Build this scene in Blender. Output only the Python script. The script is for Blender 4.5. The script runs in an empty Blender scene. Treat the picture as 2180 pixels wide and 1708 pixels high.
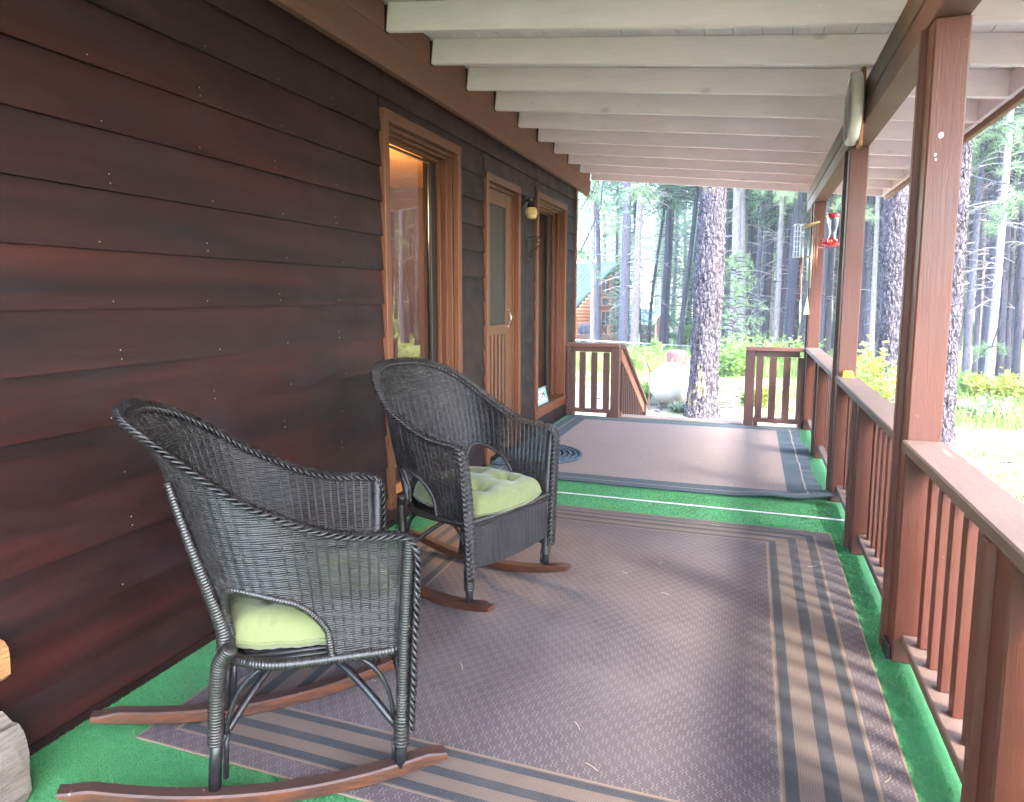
import bpy, math, random
import numpy as np
from mathutils import Vector, Matrix, noise as mnoise

random.seed(7); rng = np.random.default_rng(7)
SC = bpy.context.scene
COL = SC.collection

# ------------------------------------------------------------------ camera, light, exposure
CF, CCX, CCY = 1463.9, 1074.4, 804.4          # focal length and principal point for a 2180 px wide frame
CPITCH, CYAW = -0.11663, 0.34394
CPOS = np.array([1.8826, 0.0, 1.28])
cd = bpy.data.cameras.new('camera'); cam = bpy.data.objects.new('camera', cd); COL.objects.link(cam)
cd.sensor_width = 36; cd.lens = CF / 2180 * 36
cd.shift_x = (1090 - CCX) / 2180; cd.shift_y = -(854 - CCY) / 2180
cd.clip_start = .05; cd.clip_end = 1500
_fw = np.array([-math.sin(CYAW) * math.cos(CPITCH), math.cos(CYAW) * math.cos(CPITCH), math.sin(CPITCH)])
_rt = np.array([math.cos(CYAW), math.sin(CYAW), 0.]); _up = np.cross(_rt, _fw)
cam.matrix_world = Matrix(((_rt[0], _up[0], -_fw[0], CPOS[0]), (_rt[1], _up[1], -_fw[1], CPOS[1]),
                           (_rt[2], _up[2], -_fw[2], CPOS[2]), (0, 0, 0, 1)))
SC.camera = cam

SUN_EL = math.radians(50); SUN_H = (0.88, -0.47)
W = bpy.data.worlds.new('World'); SC.world = W; W.use_nodes = True
_nt = W.node_tree; _nt.nodes.clear()
_sky = _nt.nodes.new('ShaderNodeTexSky'); _sky.sky_type = 'NISHITA'; _sky.sun_disc = False
_sky.sun_elevation = SUN_EL; _sky.sun_rotation = math.atan2(SUN_H[0], SUN_H[1])
_sky.air_density = 1.0; _sky.dust_density = 2.5; _sky.ozone_density = 1.0
_bg = _nt.nodes.new('ShaderNodeBackground'); _bg.inputs[1].default_value = 0.15
_wo = _nt.nodes.new('ShaderNodeOutputWorld')
_nt.links.new(_sky.outputs[0], _bg.inputs[0]); _nt.links.new(_bg.outputs[0], _wo.inputs[0])
_sl = bpy.data.lights.new('sun', 'SUN'); _so = bpy.data.objects.new('sun', _sl); COL.objects.link(_so)
_sl.energy = 1.3; _sl.angle = math.radians(10); _sl.color = (1, .95, .88)
_h = Vector((SUN_H[0], SUN_H[1], 0)).normalized()
_sd = Vector((-_h.x * math.cos(SUN_EL), -_h.y * math.cos(SUN_EL), -math.sin(SUN_EL)))
_so.rotation_euler = _sd.to_track_quat('-Z', 'Y').to_euler(); _so.location = (20, -10, 20)
SC.view_settings.view_transform = 'Standard'; SC.view_settings.look = 'None'
SC.view_settings.gamma = 1; SC.view_settings.use_curve_mapping = False
SC.view_settings.exposure = 4.88
SC.render.engine = 'CYCLES'
SC.cycles.max_bounces = 10; SC.cycles.diffuse_bounces = 5; SC.cycles.transparent_max_bounces = 16
SC.cycles.use_denoising = True; SC.cycles.sample_clamp_indirect = 6
SC.cycles.caustics_reflective = False; SC.cycles.caustics_refractive = False

def ray(x, y): return _fw * CF + _rt * (x - CCX) - _up * (y - CCY)
def at(x, y, dist): return CPOS + ray(x, y) / CF * dist
def onplane(x, y, ax, v):
    d = ray(x, y); return CPOS + d * ((v - CPOS[ax]) / d[ax])

# ------------------------------------------------------------------ mesh builder
def sm(t): t = np.clip(t, 0, 1); return t * t * (3 - 2 * t)
BQ = np.array([[0, 1, 3, 2], [4, 6, 7, 5], [0, 4, 5, 1], [2, 3, 7, 6], [0, 2, 6, 4], [1, 5, 7, 3]])
def _chamfer():
    V = []; idx = {}
    for s in [(a, b, c) for a in (-1, 1) for b in (-1, 1) for c in (-1, 1)]:
        for ax in range(3): idx[(s, ax)] = len(V); V.append((s, ax))
    Q = []; T = []
    for ax in range(3):
        o = [i for i in range(3) if i != ax]
        for sg in (-1, 1):
            ring = []
            for p in ((-1, -1), (1, -1), (1, 1), (-1, 1)):
                s = [0, 0, 0]; s[ax] = sg; s[o[0]], s[o[1]] = p; ring.append(idx[(tuple(s), ax)])
            if (sg > 0) != (ax != 1): ring = ring[::-1]
            Q.append(ring)
    for ax in range(3):
        o = [i for i in range(3) if i != ax]
        for p in ((-1, -1), (1, -1), (1, 1), (-1, 1)):
            lo = [0, 0, 0]; hi = [0, 0, 0]; lo[ax] = -1; hi[ax] = 1
            lo[o[0]] = hi[o[0]] = p[0]; lo[o[1]] = hi[o[1]] = p[1]; lo = tuple(lo); hi = tuple(hi)
            q = [idx[(lo, o[0])], idx[(hi, o[0])], idx[(hi, o[1])], idx[(lo, o[1])]]; Q.append(q)
    for s in [(a, b, c) for a in (-1, 1) for b in (-1, 1) for c in (-1, 1)]:
        T.append([idx[(s, 0)], idx[(s, 1)], idx[(s, 2)]])
    # orient outward using the unit shape
    P = np.array([[v[0][k] * (1.0 if k == v[1] else .9) for k in range(3)] for v in V])
    def fix(f):
        a, b, c = P[f[0]], P[f[1]], P[f[2]]
        return f if np.dot(np.cross(b - a, c - a), P[f].mean(0)) > 0 else f[::-1]
    return V, np.array([fix(q) for q in Q]), np.array([fix(t) for t in T])
CHV, CHQ, CHT = _chamfer()
class MB:
    def __init__(s): s.V = []; s.Q = []; s.T = []; s.n = 0
    def add(s, v, q=None, t=None):
        v = np.asarray(v, float).reshape(-1, 3)
        if q is not None and len(q): s.Q.append(np.asarray(q, int) + s.n)
        if t is not None and len(t): s.T.append(np.asarray(t, int) + s.n)
        s.V.append(v); s.n += len(v); return s
    def box(s, lo, hi):
        v = [(x, y, z) for x in (lo[0], hi[0]) for y in (lo[1], hi[1]) for z in (lo[2], hi[2])]
        return s.add(v, BQ)
    def cbox(s, lo, hi, c=.003, M=None):
        lo = np.array(lo, float); hi = np.array(hi, float); ctr = (lo + hi) / 2; h = np.abs(hi - lo) / 2
        c = min(c, h.min() * .45); v = []
        for sg, ax in CHV:
            v.append([ctr[k] + sg[k] * (h[k] if k == ax else h[k] - c) for k in range(3)])
        v = np.array(v)
        if M is not None:
            M = np.array(M); v = v @ M[:3, :3].T + M[:3, 3]
        return s.add(v, CHQ, CHT)
    def tube(s, P, r, k=6, ref=None, caps=True, flat=1.0):
        P = np.asarray(P, float); n = len(P)
        T = np.gradient(P, axis=0); T /= np.linalg.norm(T, axis=1)[:, None] + 1e-12
        if ref is None:
            t0 = T.mean(0); ref = np.array([0, 0, 1.]) if abs(t0[2]) < .8 * np.linalg.norm(t0) + 1e-9 else np.array([1., 0, 0])
        A = np.cross(T, np.broadcast_to(ref, P.shape)); A /= np.linalg.norm(A, axis=1)[:, None] + 1e-12
        B = np.cross(T, A); r = np.broadcast_to(np.asarray(r, float), (n,))
        an = np.arange(k) / k * 2 * math.pi
        v = P[:, None, :] + r[:, None, None] * (np.cos(an)[None, :, None] * A[:, None, :] + flat * np.sin(an)[None, :, None] * B[:, None, :])
        i = np.arange(n - 1)[:, None] * k; j = np.arange(k)[None, :]; j2 = (j + 1) % k
        q = np.stack([i + j, i + k + j, i + k + j2, i + j2], -1).reshape(-1, 4)
        vv = v.reshape(-1, 3); t = None
        if caps:
            vv = np.vstack([vv, P[:1], P[-1:]]); a = np.arange(k); b = (a + 1) % k
            t = np.vstack([np.stack([a, b, np.full(k, n * k)], 1), np.stack([b + (n - 1) * k, a + (n - 1) * k, np.full(k, n * k + 1)], 1)])
        return s.add(vv, q, t)
    def lathe(s, prof, k=20, o=(0, 0, 0), M=None):
        prof = np.array(prof, float); n = len(prof); an = np.arange(k) / k * 2 * math.pi
        v = np.stack([prof[:, 0][:, None] * np.cos(an), prof[:, 0][:, None] * np.sin(an), np.repeat(prof[:, 1][:, None], k, 1)], -1).reshape(-1, 3)
        if M is not None: v = v @ np.array(M).T
        v = v + np.array(o)
        i = np.arange(n - 1)[:, None] * k; j = np.arange(k)[None, :]; j2 = (j + 1) % k
        return s.add(v, np.stack([i + j, i + j2, i + k + j2, i + k + j], -1).reshape(-1, 4))
    def poly_prism(s, pts, d):
        pts = np.array(pts, float); n = len(pts); v = np.vstack([pts, pts + np.array(d)])
        q = [[i, (i + 1) % n, n + (i + 1) % n, n + i] for i in range(n)]
        t = [[0, i + 1, i] for i in range(1, n - 1)] + [[n, n + i, n + i + 1] for i in range(1, n - 1)]
        return s.add(v, q, t)
    def grid(s, P):
        P = np.asarray(P, float); a, b = P.shape[:2]
        i = np.arange(a - 1)[:, None] * b; j = np.arange(b - 1)[None, :]
        return s.add(P.reshape(-1, 3), np.stack([i + j, i + b + j, i + b + j + 1, i + j + 1], -1).reshape(-1, 4))
    def mesh(s, name, smooth=False):
        me = bpy.data.meshes.new(name); V = np.vstack(s.V)
        Q = np.vstack(s.Q) if s.Q else np.zeros((0, 4), int); T = np.vstack(s.T) if s.T else np.zeros((0, 3), int)
        me.vertices.add(len(V)); me.vertices.foreach_set('co', V.ravel())
        me.loops.add(Q.size + T.size); me.loops.foreach_set('vertex_index', np.concatenate([Q.ravel(), T.ravel()]).astype(np.int32))
        nf = len(Q) + len(T); me.polygons.add(nf)
        st = np.concatenate([np.arange(len(Q)) * 4, Q.size + np.arange(len(T)) * 3]).astype(np.int32)
        me.polygons.foreach_set('loop_start', st)
        me.polygons.foreach_set('loop_total', np.concatenate([np.full(len(Q), 4), np.full(len(T), 3)]).astype(np.int32))
        me.polygons.foreach_set('use_smooth', np.full(nf, bool(smooth)))
        me.update(calc_edges=True); me.validate(); return me
    def build(s, name, mat, parent=None, smooth=False, label=None):
        me = s.mesh(name, smooth); me.materials.append(mat)
        return link(name, me, parent, label)
def link(name, me, parent=None, label=None, local=False):
    o = bpy.data.objects.new(name, me); COL.objects.link(o)
    if parent is not None:
        o.parent = parent
        if not local: o.matrix_parent_inverse = WM[parent].inverted()
        WM[o] = Matrix.Identity(4)
    else: WM[o] = Matrix.Identity(4)
    if label: o['label'] = label
    return o
WM = {}
def thing(name, label, cat, loc=(0, 0, 0), rz=0, group=None, kind=None):
    o = bpy.data.objects.new(name, None); COL.objects.link(o); o.empty_display_size = .1
    o.location = loc; o.rotation_euler = (0, 0, rz); WM[o] = Matrix.Translation(loc) @ Matrix.Rotation(rz, 4, 'Z')
    return tag(o, label, cat, group, kind)
def tag(o, label=None, cat=None, group=None, kind=None):
    if label: o['label'] = label
    if cat: o['category'] = cat
    if group: o['group'] = group
    if kind: o['kind'] = kind
    return o
def bx(name, lo, hi, mat, parent, c=.003, label=None): return MB().cbox(lo, hi, c).build(name, mat, parent, label=label)
_sh = {}
def piece(name, size, loc, mat, parent, c=.003, key=None):
    """an axis-aligned board whose mesh is shared between boards of the same size; loc = its low corner (world)"""
    k = (name, tuple(np.round(size, 4)), mat.name)
    if k not in _sh:
        me = MB().cbox((0, 0, 0), size, c).mesh(name); me.materials.append(mat); _sh[k] = me
    o = bpy.data.objects.new(name, _sh[k]); COL.objects.link(o)
    if parent is not None:
        o.parent = parent; o.matrix_parent_inverse = WM[parent].inverted()
    o.location = loc; return o

# ------------------------------------------------------------------ node helper
class G:
    def __init__(g, name):
        g.m = bpy.data.materials.new(name); g.m.use_nodes = True; g.t = g.m.node_tree; g.t.nodes.clear()
        g.out = g.n('ShaderNodeOutputMaterial'); g.b = g.n('ShaderNodeBsdfPrincipled'); g.l(g.b.outputs[0], g.out.inputs[0])
        g._tc = None
    def n(g, ty, **kw):
        x = g.t.nodes.new(ty)
        for k, v in kw.items(): setattr(x, k, v)
        return x
    def l(g, a, b): g.t.links.new(a, b)
    def put(g, sock, v):
        if hasattr(v, 'is_linked') or isinstance(v, bpy.types.NodeSocket): g.l(v, sock)
        else:
            if isinstance(v, (tuple, list)) and len(v) == 3 and sock.type == 'RGBA': v = (*v, 1)
            sock.default_value = v
    def co(g, kind='Object'):
        if g._tc is None: g._tc = g.n('ShaderNodeTexCoord')
        return g._tc.outputs[kind]
    def map(g, v, scale=(1, 1, 1), loc=(0, 0, 0), rot=(0, 0, 0)):
        m = g.n('ShaderNodeMapping'); g.l(v, m.inputs[0]); m.inputs['Scale'].default_value = scale
        m.inputs['Location'].default_value = loc; m.inputs['Rotation'].default_value = rot; return m.outputs[0]
    def noise(g, v, scale=5, detail=4, rough=.5, dist=0):
        m = g.n('ShaderNodeTexNoise'); g.l(v, m.inputs['Vector']); m.inputs['Scale'].default_value = scale
        m.inputs['Detail'].default_value = detail; m.inputs['Roughness'].default_value = rough; m.inputs['Distortion'].default_value = dist
        return m.outputs[0]
    def voro(g, v, scale=5, feat='F1', out=0, rnd=1):
        m = g.n('ShaderNodeTexVoronoi', feature=feat); g.l(v, m.inputs['Vector']); m.inputs['Scale'].default_value = scale
        m.inputs['Randomness'].default_value = rnd; return m.outputs[out]
    def wave(g, v, scale=5, dist=0, dscale=1, axis='X', detail=2, kind='BANDS'):
        m = g.n('ShaderNodeTexWave', wave_type=kind)
        if kind == 'BANDS': m.bands_direction = axis
        g.l(v, m.inputs['Vector']); m.inputs['Scale'].default_value = scale; m.inputs['Distortion'].default_value = dist
        m.inputs['Detail'].default_value = detail; m.inputs['Detail Scale'].default_value = dscale; return m.outputs[1]
    def ma(g, op, a, b=0., c=0., clamp=False):
        m = g.n('ShaderNodeMath', operation=op); m.use_clamp = clamp
        g.put(m.inputs[0], a); g.put(m.inputs[1], b); g.put(m.inputs[2], c); return m.outputs[0]
    def rng(g, v, a, b, c=0., d=1., smooth=False):
        m = g.n('ShaderNodeMapRange'); m.clamp = True
        if smooth: m.interpolation_type = 'SMOOTHSTEP'
        g.l(v, m.inputs[0]); m.inputs[1].default_value = a; m.inputs[2].default_value = b
        m.inputs[3].default_value = c; m.inputs[4].default_value = d; return m.outputs[0]
    def mix(g, f, a, b, blend='MIX'):
        m = g.n('ShaderNodeMix', data_type='RGBA'); m.blend_type = blend
        g.put(m.inputs[0], f); g.put(m.inputs[6], a); g.put(m.inputs[7], b); return m.outputs[2]
    def sep(g, v):
        m = g.n('ShaderNodeSeparateXYZ'); g.l(v, m.inputs[0]); return m.outputs
    def comb(g, x, y, z):
        m = g.n('ShaderNodeCombineXYZ'); g.put(m.inputs[0], x); g.put(m.inputs[1], y); g.put(m.inputs[2], z); return m.outputs[0]
    def rand(g): return g.n('ShaderNodeObjectInfo').outputs['Random']
    def bump(g, h, strength=.3, dist=.01):
        m = g.n('ShaderNodeBump'); m.inputs['Strength'].default_value = strength; m.inputs['Distance'].default_value = dist
        g.l(h, m.inputs['Height']); g.l(m.outputs[0], g.b.inputs['Normal']); return m
    def set(g, **kw):
        names = dict(color='Base Color', rough='Roughness', metal='Metallic', spec='Specular IOR Level', emis='Emission Color', es='Emission Strength', trans='Transmission Weight', ior='IOR', sss='Subsurface Weight', sheen='Sheen Weight')
        for k, v in kw.items(): g.put(g.b.inputs[names[k]], v)
        return g.m
def world_pos(g): return g.n('ShaderNodeNewGeometry').outputs['Position']

# ------------------------------------------------------------------ materials
def painted_wood(name, col, axis='Z', rough=.55, grain=.35, var=.12, worn=None, big=1.0):
    g = G(name); p = world_pos(g)
    sc = {'X': (1.2, 14, 14), 'Y': (14, 1.2, 14), 'Z': (14, 14, 1.2)}[axis]
    r = g.rand(); off = g.comb(0., g.ma('MULTIPLY', r, 7.), g.ma('MULTIPLY', r, 3.))
    v = g.n('ShaderNodeVectorMath', operation='ADD'); g.l(p, v.inputs[0]); g.l(off, v.inputs[1]); p = v.outputs[0]
    pm = g.map(p, sc); gr = g.noise(pm, 3.2 * big, 6, .62, .9); fine = g.noise(g.map(p, tuple(6 * a for a in sc)), 3, 3, .6)
    mott = g.noise(p, 3.1, 4, .6)
    c = g.mix(g.rng(mott, .3, .7), tuple(a * (1 - var) for a in col), tuple(min(1, a * (1 + var)) for a in col))
    c = g.mix(g.ma('MULTIPLY', g.rng(gr, .48, .62), grain * .5), c, tuple(a * .55 for a in col))
    c = g.mix(g.ma('MULTIPLY', r, .12), c, tuple(a * .8 for a in col))
    if worn is not None: c = g.mix(g.rng(g.noise(g.map(p, tuple(a * .5 for a in sc)), 5, 6, .7), .62, .72), c, worn)
    chip = g.ma('MULTIPLY', g.rng(g.noise(p, 34, 5, .7), .68, .70), g.rng(g.noise(p, 5, 2, .5), .50, .58)); c = g.mix(chip, c, tuple(min(1, a * 2.1 + .03) for a in col))
    kn = g.voro(g.map(p, tuple(.32 if a < 2 else .6 for a in sc)), 9, 'F1'); c = g.mix(g.rng(kn, .05, .12, .45, 0), c, tuple(a * .45 for a in col))
    spots = g.voro(p, 21, 'F1'); c = g.mix(g.rng(spots, .02, .035, .5, 0), c, tuple(a * .4 for a in col))
    g.set(color=c, rough=g.rng(mott, .3, .7, rough - .08, rough + .1))
    g.bump(g.ma('ADD', g.ma('MULTIPLY', gr, 1.), g.ma('MULTIPLY', fine, .35)), grain, .004); return g.m
def simple(name, col, rough=.5, metal=0, var=.1, scale=12, bump=.1, spec=.5):
    g = G(name); p = g.co('Object'); n = g.noise(p, scale, 5, .6)
    g.set(color=g.mix(g.rng(n, .3, .7), tuple(a * (1 - var) for a in col), tuple(min(1, a * (1 + var)) for a in col)), rough=rough, metal=metal, spec=spec)
    g.bump(n, bump, .01); return g.m

RED = (.100, .027, .014); DKRED = (.115, .045, .035); ORANGE = (.140, .045, .016)
M_red_v = painted_wood('painted_post_wood', RED, 'Z', .5, .45)
M_red_y = painted_wood('painted_rail_wood', RED, 'Y', .5, .4)
M_red_x = painted_wood('painted_cross_wood', (.10, .040, .032), 'X', .5, .3)
M_cap = painted_wood('weathered_cap_rail', (.125, .080, .066), 'Y', .6, .4, .15, worn=(.25, .19, .165))
M_far_v = painted_wood('dark_red_picket_wood', (.085, .034, .030), 'Z', .5, .35)
M_frieze = painted_wood('frieze_paint', (.165, .066, .042), 'Y', .6, .25)
M_beam = painted_wood('beam_wood', (.145, .095, .065), 'Y', .65, .5, .18)
M_beamlow = painted_wood('beam_lower_wood', (.165, .075, .052), 'Y', .6, .5)
M_casing_v = painted_wood('casing_paint_upright', ORANGE, 'Z', .5, .25)
M_casing_y = painted_wood('casing_paint_level', ORANGE, 'Y', .5, .25)
M_white = painted_wood('white_rafter_paint', (.90, .775, .83), 'X', .55, .22, .04)
M_white_y = painted_wood('white_roof_board_paint', (.90, .775, .83), 'Y', .6, .25, .05)
M_doorwood = painted_wood('door_cedar', (.125, .052, .027), 'Z', .5, .3)
M_nosing = painted_wood('weathered_step_wood', (.33, .22, .18), 'X', .7, .5, .2)

def siding_mat():
    g = G('stained_siding'); p = world_pos(g); s = g.sep(p); r = g.rand()
    off = g.comb(0., g.ma('MULTIPLY', r, 11.), g.ma('MULTIPLY', r, 5.))
    v = g.n('ShaderNodeVectorMath', operation='ADD'); g.l(p, v.inputs[0]); g.l(off, v.inputs[1]); q = v.outputs[0]
    a = g.noise(g.map(q, (1, .40, 2.0)), 1.5, 4, .5, .4)
    b = g.noise(g.map(q, (1, .45, 6.0)), 2.0, 5, .55, .3)
    gr = g.noise(g.map(q, (1, 1.6, 38)), 4, 6, .6, .4)
    saw = g.noise(g.map(p, (1, 90, 14)), 3, 3, .6)
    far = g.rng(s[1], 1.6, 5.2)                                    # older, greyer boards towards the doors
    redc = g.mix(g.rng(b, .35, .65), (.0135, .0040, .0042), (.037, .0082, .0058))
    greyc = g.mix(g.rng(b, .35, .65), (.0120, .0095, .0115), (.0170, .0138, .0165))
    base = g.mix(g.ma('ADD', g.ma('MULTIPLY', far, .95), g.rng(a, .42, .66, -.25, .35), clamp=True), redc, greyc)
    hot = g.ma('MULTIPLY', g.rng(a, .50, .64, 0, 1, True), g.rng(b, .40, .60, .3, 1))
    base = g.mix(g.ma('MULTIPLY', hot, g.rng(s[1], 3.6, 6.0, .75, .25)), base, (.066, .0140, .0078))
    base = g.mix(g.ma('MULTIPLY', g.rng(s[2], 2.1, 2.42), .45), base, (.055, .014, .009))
    # cool sheen painted into the colour as streaks along the boards
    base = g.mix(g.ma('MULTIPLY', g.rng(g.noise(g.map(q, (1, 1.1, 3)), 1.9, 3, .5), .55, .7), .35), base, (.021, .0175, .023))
    base = g.mix(g.ma('MULTIPLY', g.rng(gr, .5, .66), .30), base, (.009, .0055, .006))
    base = g.mix(g.ma('MULTIPLY', r, .5), base, (.011, .0075, .0095))
    base = g.mix(g.rng(g.voro(p, 9, 'F1'), .008, .014, .5, 0), base, (.16, .15, .14))
    g.set(color=base, rough=g.rng(g.noise(q, 4, 4, .6), .3, .7, .38, .58), spec=.24)
    g.bump(g.ma('ADD', gr, g.ma('MULTIPLY', saw, .4)), .22, .003); return g.m
M_siding = siding_mat()

def turf_mat():
    g = G('green_turf'); p = world_pos(g)
    n = g.noise(p, 260, 3, .7); m = g.noise(p, 3.0, 4, .55); f = g.noise(p, 45, 3, .6)
    c = g.mix(g.rng(n, .3, .7), (.020, .130, .036), (.085, .31, .115))
    c = g.mix(g.ma('MULTIPLY', g.rng(m, .35, .7), .5), c, (.05, .29, .12))
    c = g.mix(g.ma('MULTIPLY', g.rng(f, .6, .75), .4), c, (.17, .46, .25))
    c = g.mix(g.ma('MULTIPLY', g.rng(g.noise(p, 1.7, 6, .7), .50, .68), .60), c, (.060, .13, .060)); c = g.mix(g.ma('MULTIPLY', g.rng(g.noise(p, 9, 6, .75), .62, .70), .5), c, (.045, .075, .040)); c = g.mix(g.rng(g.voro(p, 34, 'F1'), .03, .05, .5, 0), c, (.4, .45, .4))
    g.set(color=c, rough=.9, spec=.2, sheen=.22); g.b.inputs['Sheen Roughness'].default_value = .45; g.b.inputs['Sheen Tint'].default_value = (.45, .9, .55, 1); g.bump(n, .8, .006); return g.m
M_turf = turf_mat()

def rug1_mat(x0, x1, y0, y1):
    g = G('woven_border_rug'); p = world_pos(g); s = g.sep(p); x, y = s[0], s[1]
    wob = g.ma('MULTIPLY', g.ma('SUBTRACT', g.noise(p, 3, 2), .5), .010)
    x = g.ma('ADD', x, wob)
    dx = g.ma('MINIMUM', g.ma('SUBTRACT', x, x0), g.ma('SUBTRACT', x1, x))
    dy = g.ma('MULTIPLY', g.ma('MINIMUM', g.ma('SUBTRACT', y, y0), g.ma('SUBTRACT', y1, y)), 1.24)
    d = g.ma('MINIMUM', dx, dy)
    def band(a, b): return g.ma('MULTIPLY', g.ma('GREATER_THAN', d, a), g.ma('LESS_THAN', d, b))
    # basket check: blocks of fine darts
    cs = 44.0
    cx = g.ma('FLOOR', g.ma('MULTIPLY', x, cs)); cy_ = g.ma('FLOOR', g.ma('MULTIPLY', y, cs * .8))
    par = g.ma('MODULO', g.ma('ADD', g.ma('ADD', cx, cy_), 1000.), 2.)
    fx = g.ma('FRACT', g.ma('MULTIPLY', x, cs * 2.)); fy = g.ma('FRACT', g.ma('MULTIPLY', y, cs * 3.2))
    fy2 = g.ma('FRACT', g.ma('MULTIPLY', y, cs * 1.6))
    n = g.noise(p, 230, 3, .7); nb = g.noise(p, 2.2, 4, .6)
    fxw = g.ma('FRACT', g.ma('ADD', g.ma('MULTIPLY', x, cs * 2.), g.ma('MULTIPLY', g.ma('SINE', g.ma('MULTIPLY', y, 430.)), .22)))
    dart = g.ma('LESS_THAN', g.ma('ABSOLUTE', g.ma('SUBTRACT', fxw, .5)), .22)
    seam = g.ma('LESS_THAN', g.ma('ABSOLUTE', g.ma('SUBTRACT', fy, .5)), .16)
    pale = g.ma('MAXIMUM', g.ma('MULTIPLY', par, dart), g.ma('MULTIPLY', g.ma('SUBTRACT', 1., par), g.ma('MULTIPLY', seam, .28)))
    pale = g.ma('MULTIPLY', pale, g.rng(n, .35, .6, .35, 1))
    dark = g.mix(g.rng(nb, .35, .65), (.060, .0445, .048), (.080, .061, .065))
    c = g.mix(pale, dark, (.140, .110, .108))
    rib = g.ma('GREATER_THAN', g.ma('FRACT', g.ma('MULTIPLY', g.ma('ADD', x, y), 120.)), .5)
    ribx = g.ma('GREATER_THAN', g.ma('FRACT', g.ma('MULTIPLY', x, 150.)), .55)
    tan_ = g.mix(g.ma('MULTIPLY', ribx, g.rng(n, .3, .7)), (.128, .090, .070), (.085, .061, .052))
    navy = g.mix(g.ma('MULTIPLY', rib, g.rng(n, .3, .7)), (.026, .026, .030), (.060, .060, .066))
    light = g.mix(.0, (.17, .12, .088), (.17, .12, .088))
    c = g.mix(band(.088, .328), c, tan_)
    for a, b in ((.095, .131), (.183, .223), (.283, .316)): c = g.mix(band(a, b), c, navy)
    c = g.mix(band(.082, .089), c, light); c = g.mix(band(.322, .330), c, light); c = g.mix(band(-.1, .006), c, (.19, .13, .09))
    c = g.mix(g.ma('MULTIPLY', g.rng(g.noise(p, 1.3, 5, .65), .5, .75), .16), c, (.30, .26, .25))
    c = g.mix(g.rng(g.voro(p, 17, 'F1'), .018, .028, .6, 0), c, (.5, .46, .4))
    g.set(color=c, rough=.85, spec=.25, sheen=.05); g.bump(g.ma('ADD', pale, g.ma('MULTIPLY', n, .8)), .35, .003); return g.m

def rug2_mat(x0, x1, y0, y1):
    g = G('brown_rug_with_slate_border'); p = world_pos(g); s = g.sep(p); x, y = s[0], s[1]
    dx = g.ma('MINIMUM', g.ma('SUBTRACT', x, x0), g.ma('SUBTRACT', x1, x)); dy = g.ma('MINIMUM', g.ma('SUBTRACT', y, y0), g.ma('SUBTRACT', y1, y))
    d = g.ma('MINIMUM', dx, dy)
    n = g.noise(g.map(p, (1, 6, 1)), 120, 3, .7); nb = g.noise(p, 2, 4, .6); n2 = g.noise(g.map(p, (7, 1, 1)), 110, 3, .7)
    tx = g.ma('MULTIPLY', g.ma('ADD', n, n2), .5)
    brown = g.mix(g.rng(tx, .38, .62), (.118, .086, .080), (.32, .245, .225))
    brown = g.mix(g.rng(nb, .35, .7), brown, g.mix(.5, brown, (.20, .145, .125)))
    slate = g.mix(g.rng(tx, .38, .62), (.020, .034, .046), (.058, .082, .100))
    c = g.mix(g.ma('LESS_THAN', d, .205), brown, slate)
    c = g.mix(g.ma('MULTIPLY', g.ma('GREATER_THAN', d, .083), g.ma('LESS_THAN', d, .093)), c, (.25, .19, .16))
    g.set(color=c, rough=.9, spec=.2, sheen=.06); g.b.inputs['Sheen Roughness'].default_value = .5; g.bump(tx, .4, .003); return g.m

def wicker_mat():
    g = G('dark_wicker'); p = g.co('Object')
    n = g.noise(p, 60, 5, .65); w = g.noise(p, 16, 4, .6); big = g.noise(p, 4, 3, .5); r = g.rand()
    c = g.mix(g.rng(n, .3, .7), (.0070, .0056, .0058), (.025, .0205, .0202))
    c = g.mix(g.ma('MULTIPLY', g.rng(w, .50, .72), .5), c, (.060, .051, .047))
    c = g.mix(g.ma('MULTIPLY', g.rng(n, .66, .72), g.rng(big, .5, .66)), c, (.20, .12, .07))
    g.set(color=c, rough=g.rng(w, .3, .7, .33, .55), spec=.5); g.bump(n, .25, .002); return g.m
M_wicker = wicker_mat()
def wrap_mat():
    g = G('wrapped_rattan'); p = g.co('Object'); n = g.noise(p, 70, 4, .6); w = g.noise(p, 12, 3, .6)
    c = g.mix(g.rng(n, .3, .7), (.0075, .006, .006), (.025, .020, .019)); c = g.mix(g.ma('MULTIPLY', g.rng(w, .52, .7), .5), c, (.048, .036, .033))
    c = g.mix(g.rng(n, .73, .76), c, (.32, .18, .09))
    g.set(color=c, rough=.36, spec=.55); g.bump(n, .2, .002); return g.m
M_wrap = wrap_mat()
M_pole = simple('black_cane_pole', (.012, .011, .013), .38, 0, .5, 25, .1)
def rocker_mat():
    g = G('worn_rocker_wood'); p = g.co('Object')
    gr = g.noise(g.map(p, (12, 1, 12)), 6, 6, .6, .5); w = g.noise(p, 26, 5, .7)
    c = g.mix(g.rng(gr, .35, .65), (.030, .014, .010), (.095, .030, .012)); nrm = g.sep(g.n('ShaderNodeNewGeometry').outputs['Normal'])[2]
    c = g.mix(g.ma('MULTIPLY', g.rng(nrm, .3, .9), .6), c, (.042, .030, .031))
    c = g.mix(g.rng(w, .67, .71), c, (.42, .25, .13))
    g.set(color=c, rough=.42); g.bump(gr, .2, .003); return g.m
M_rocker = rocker_mat()
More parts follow.
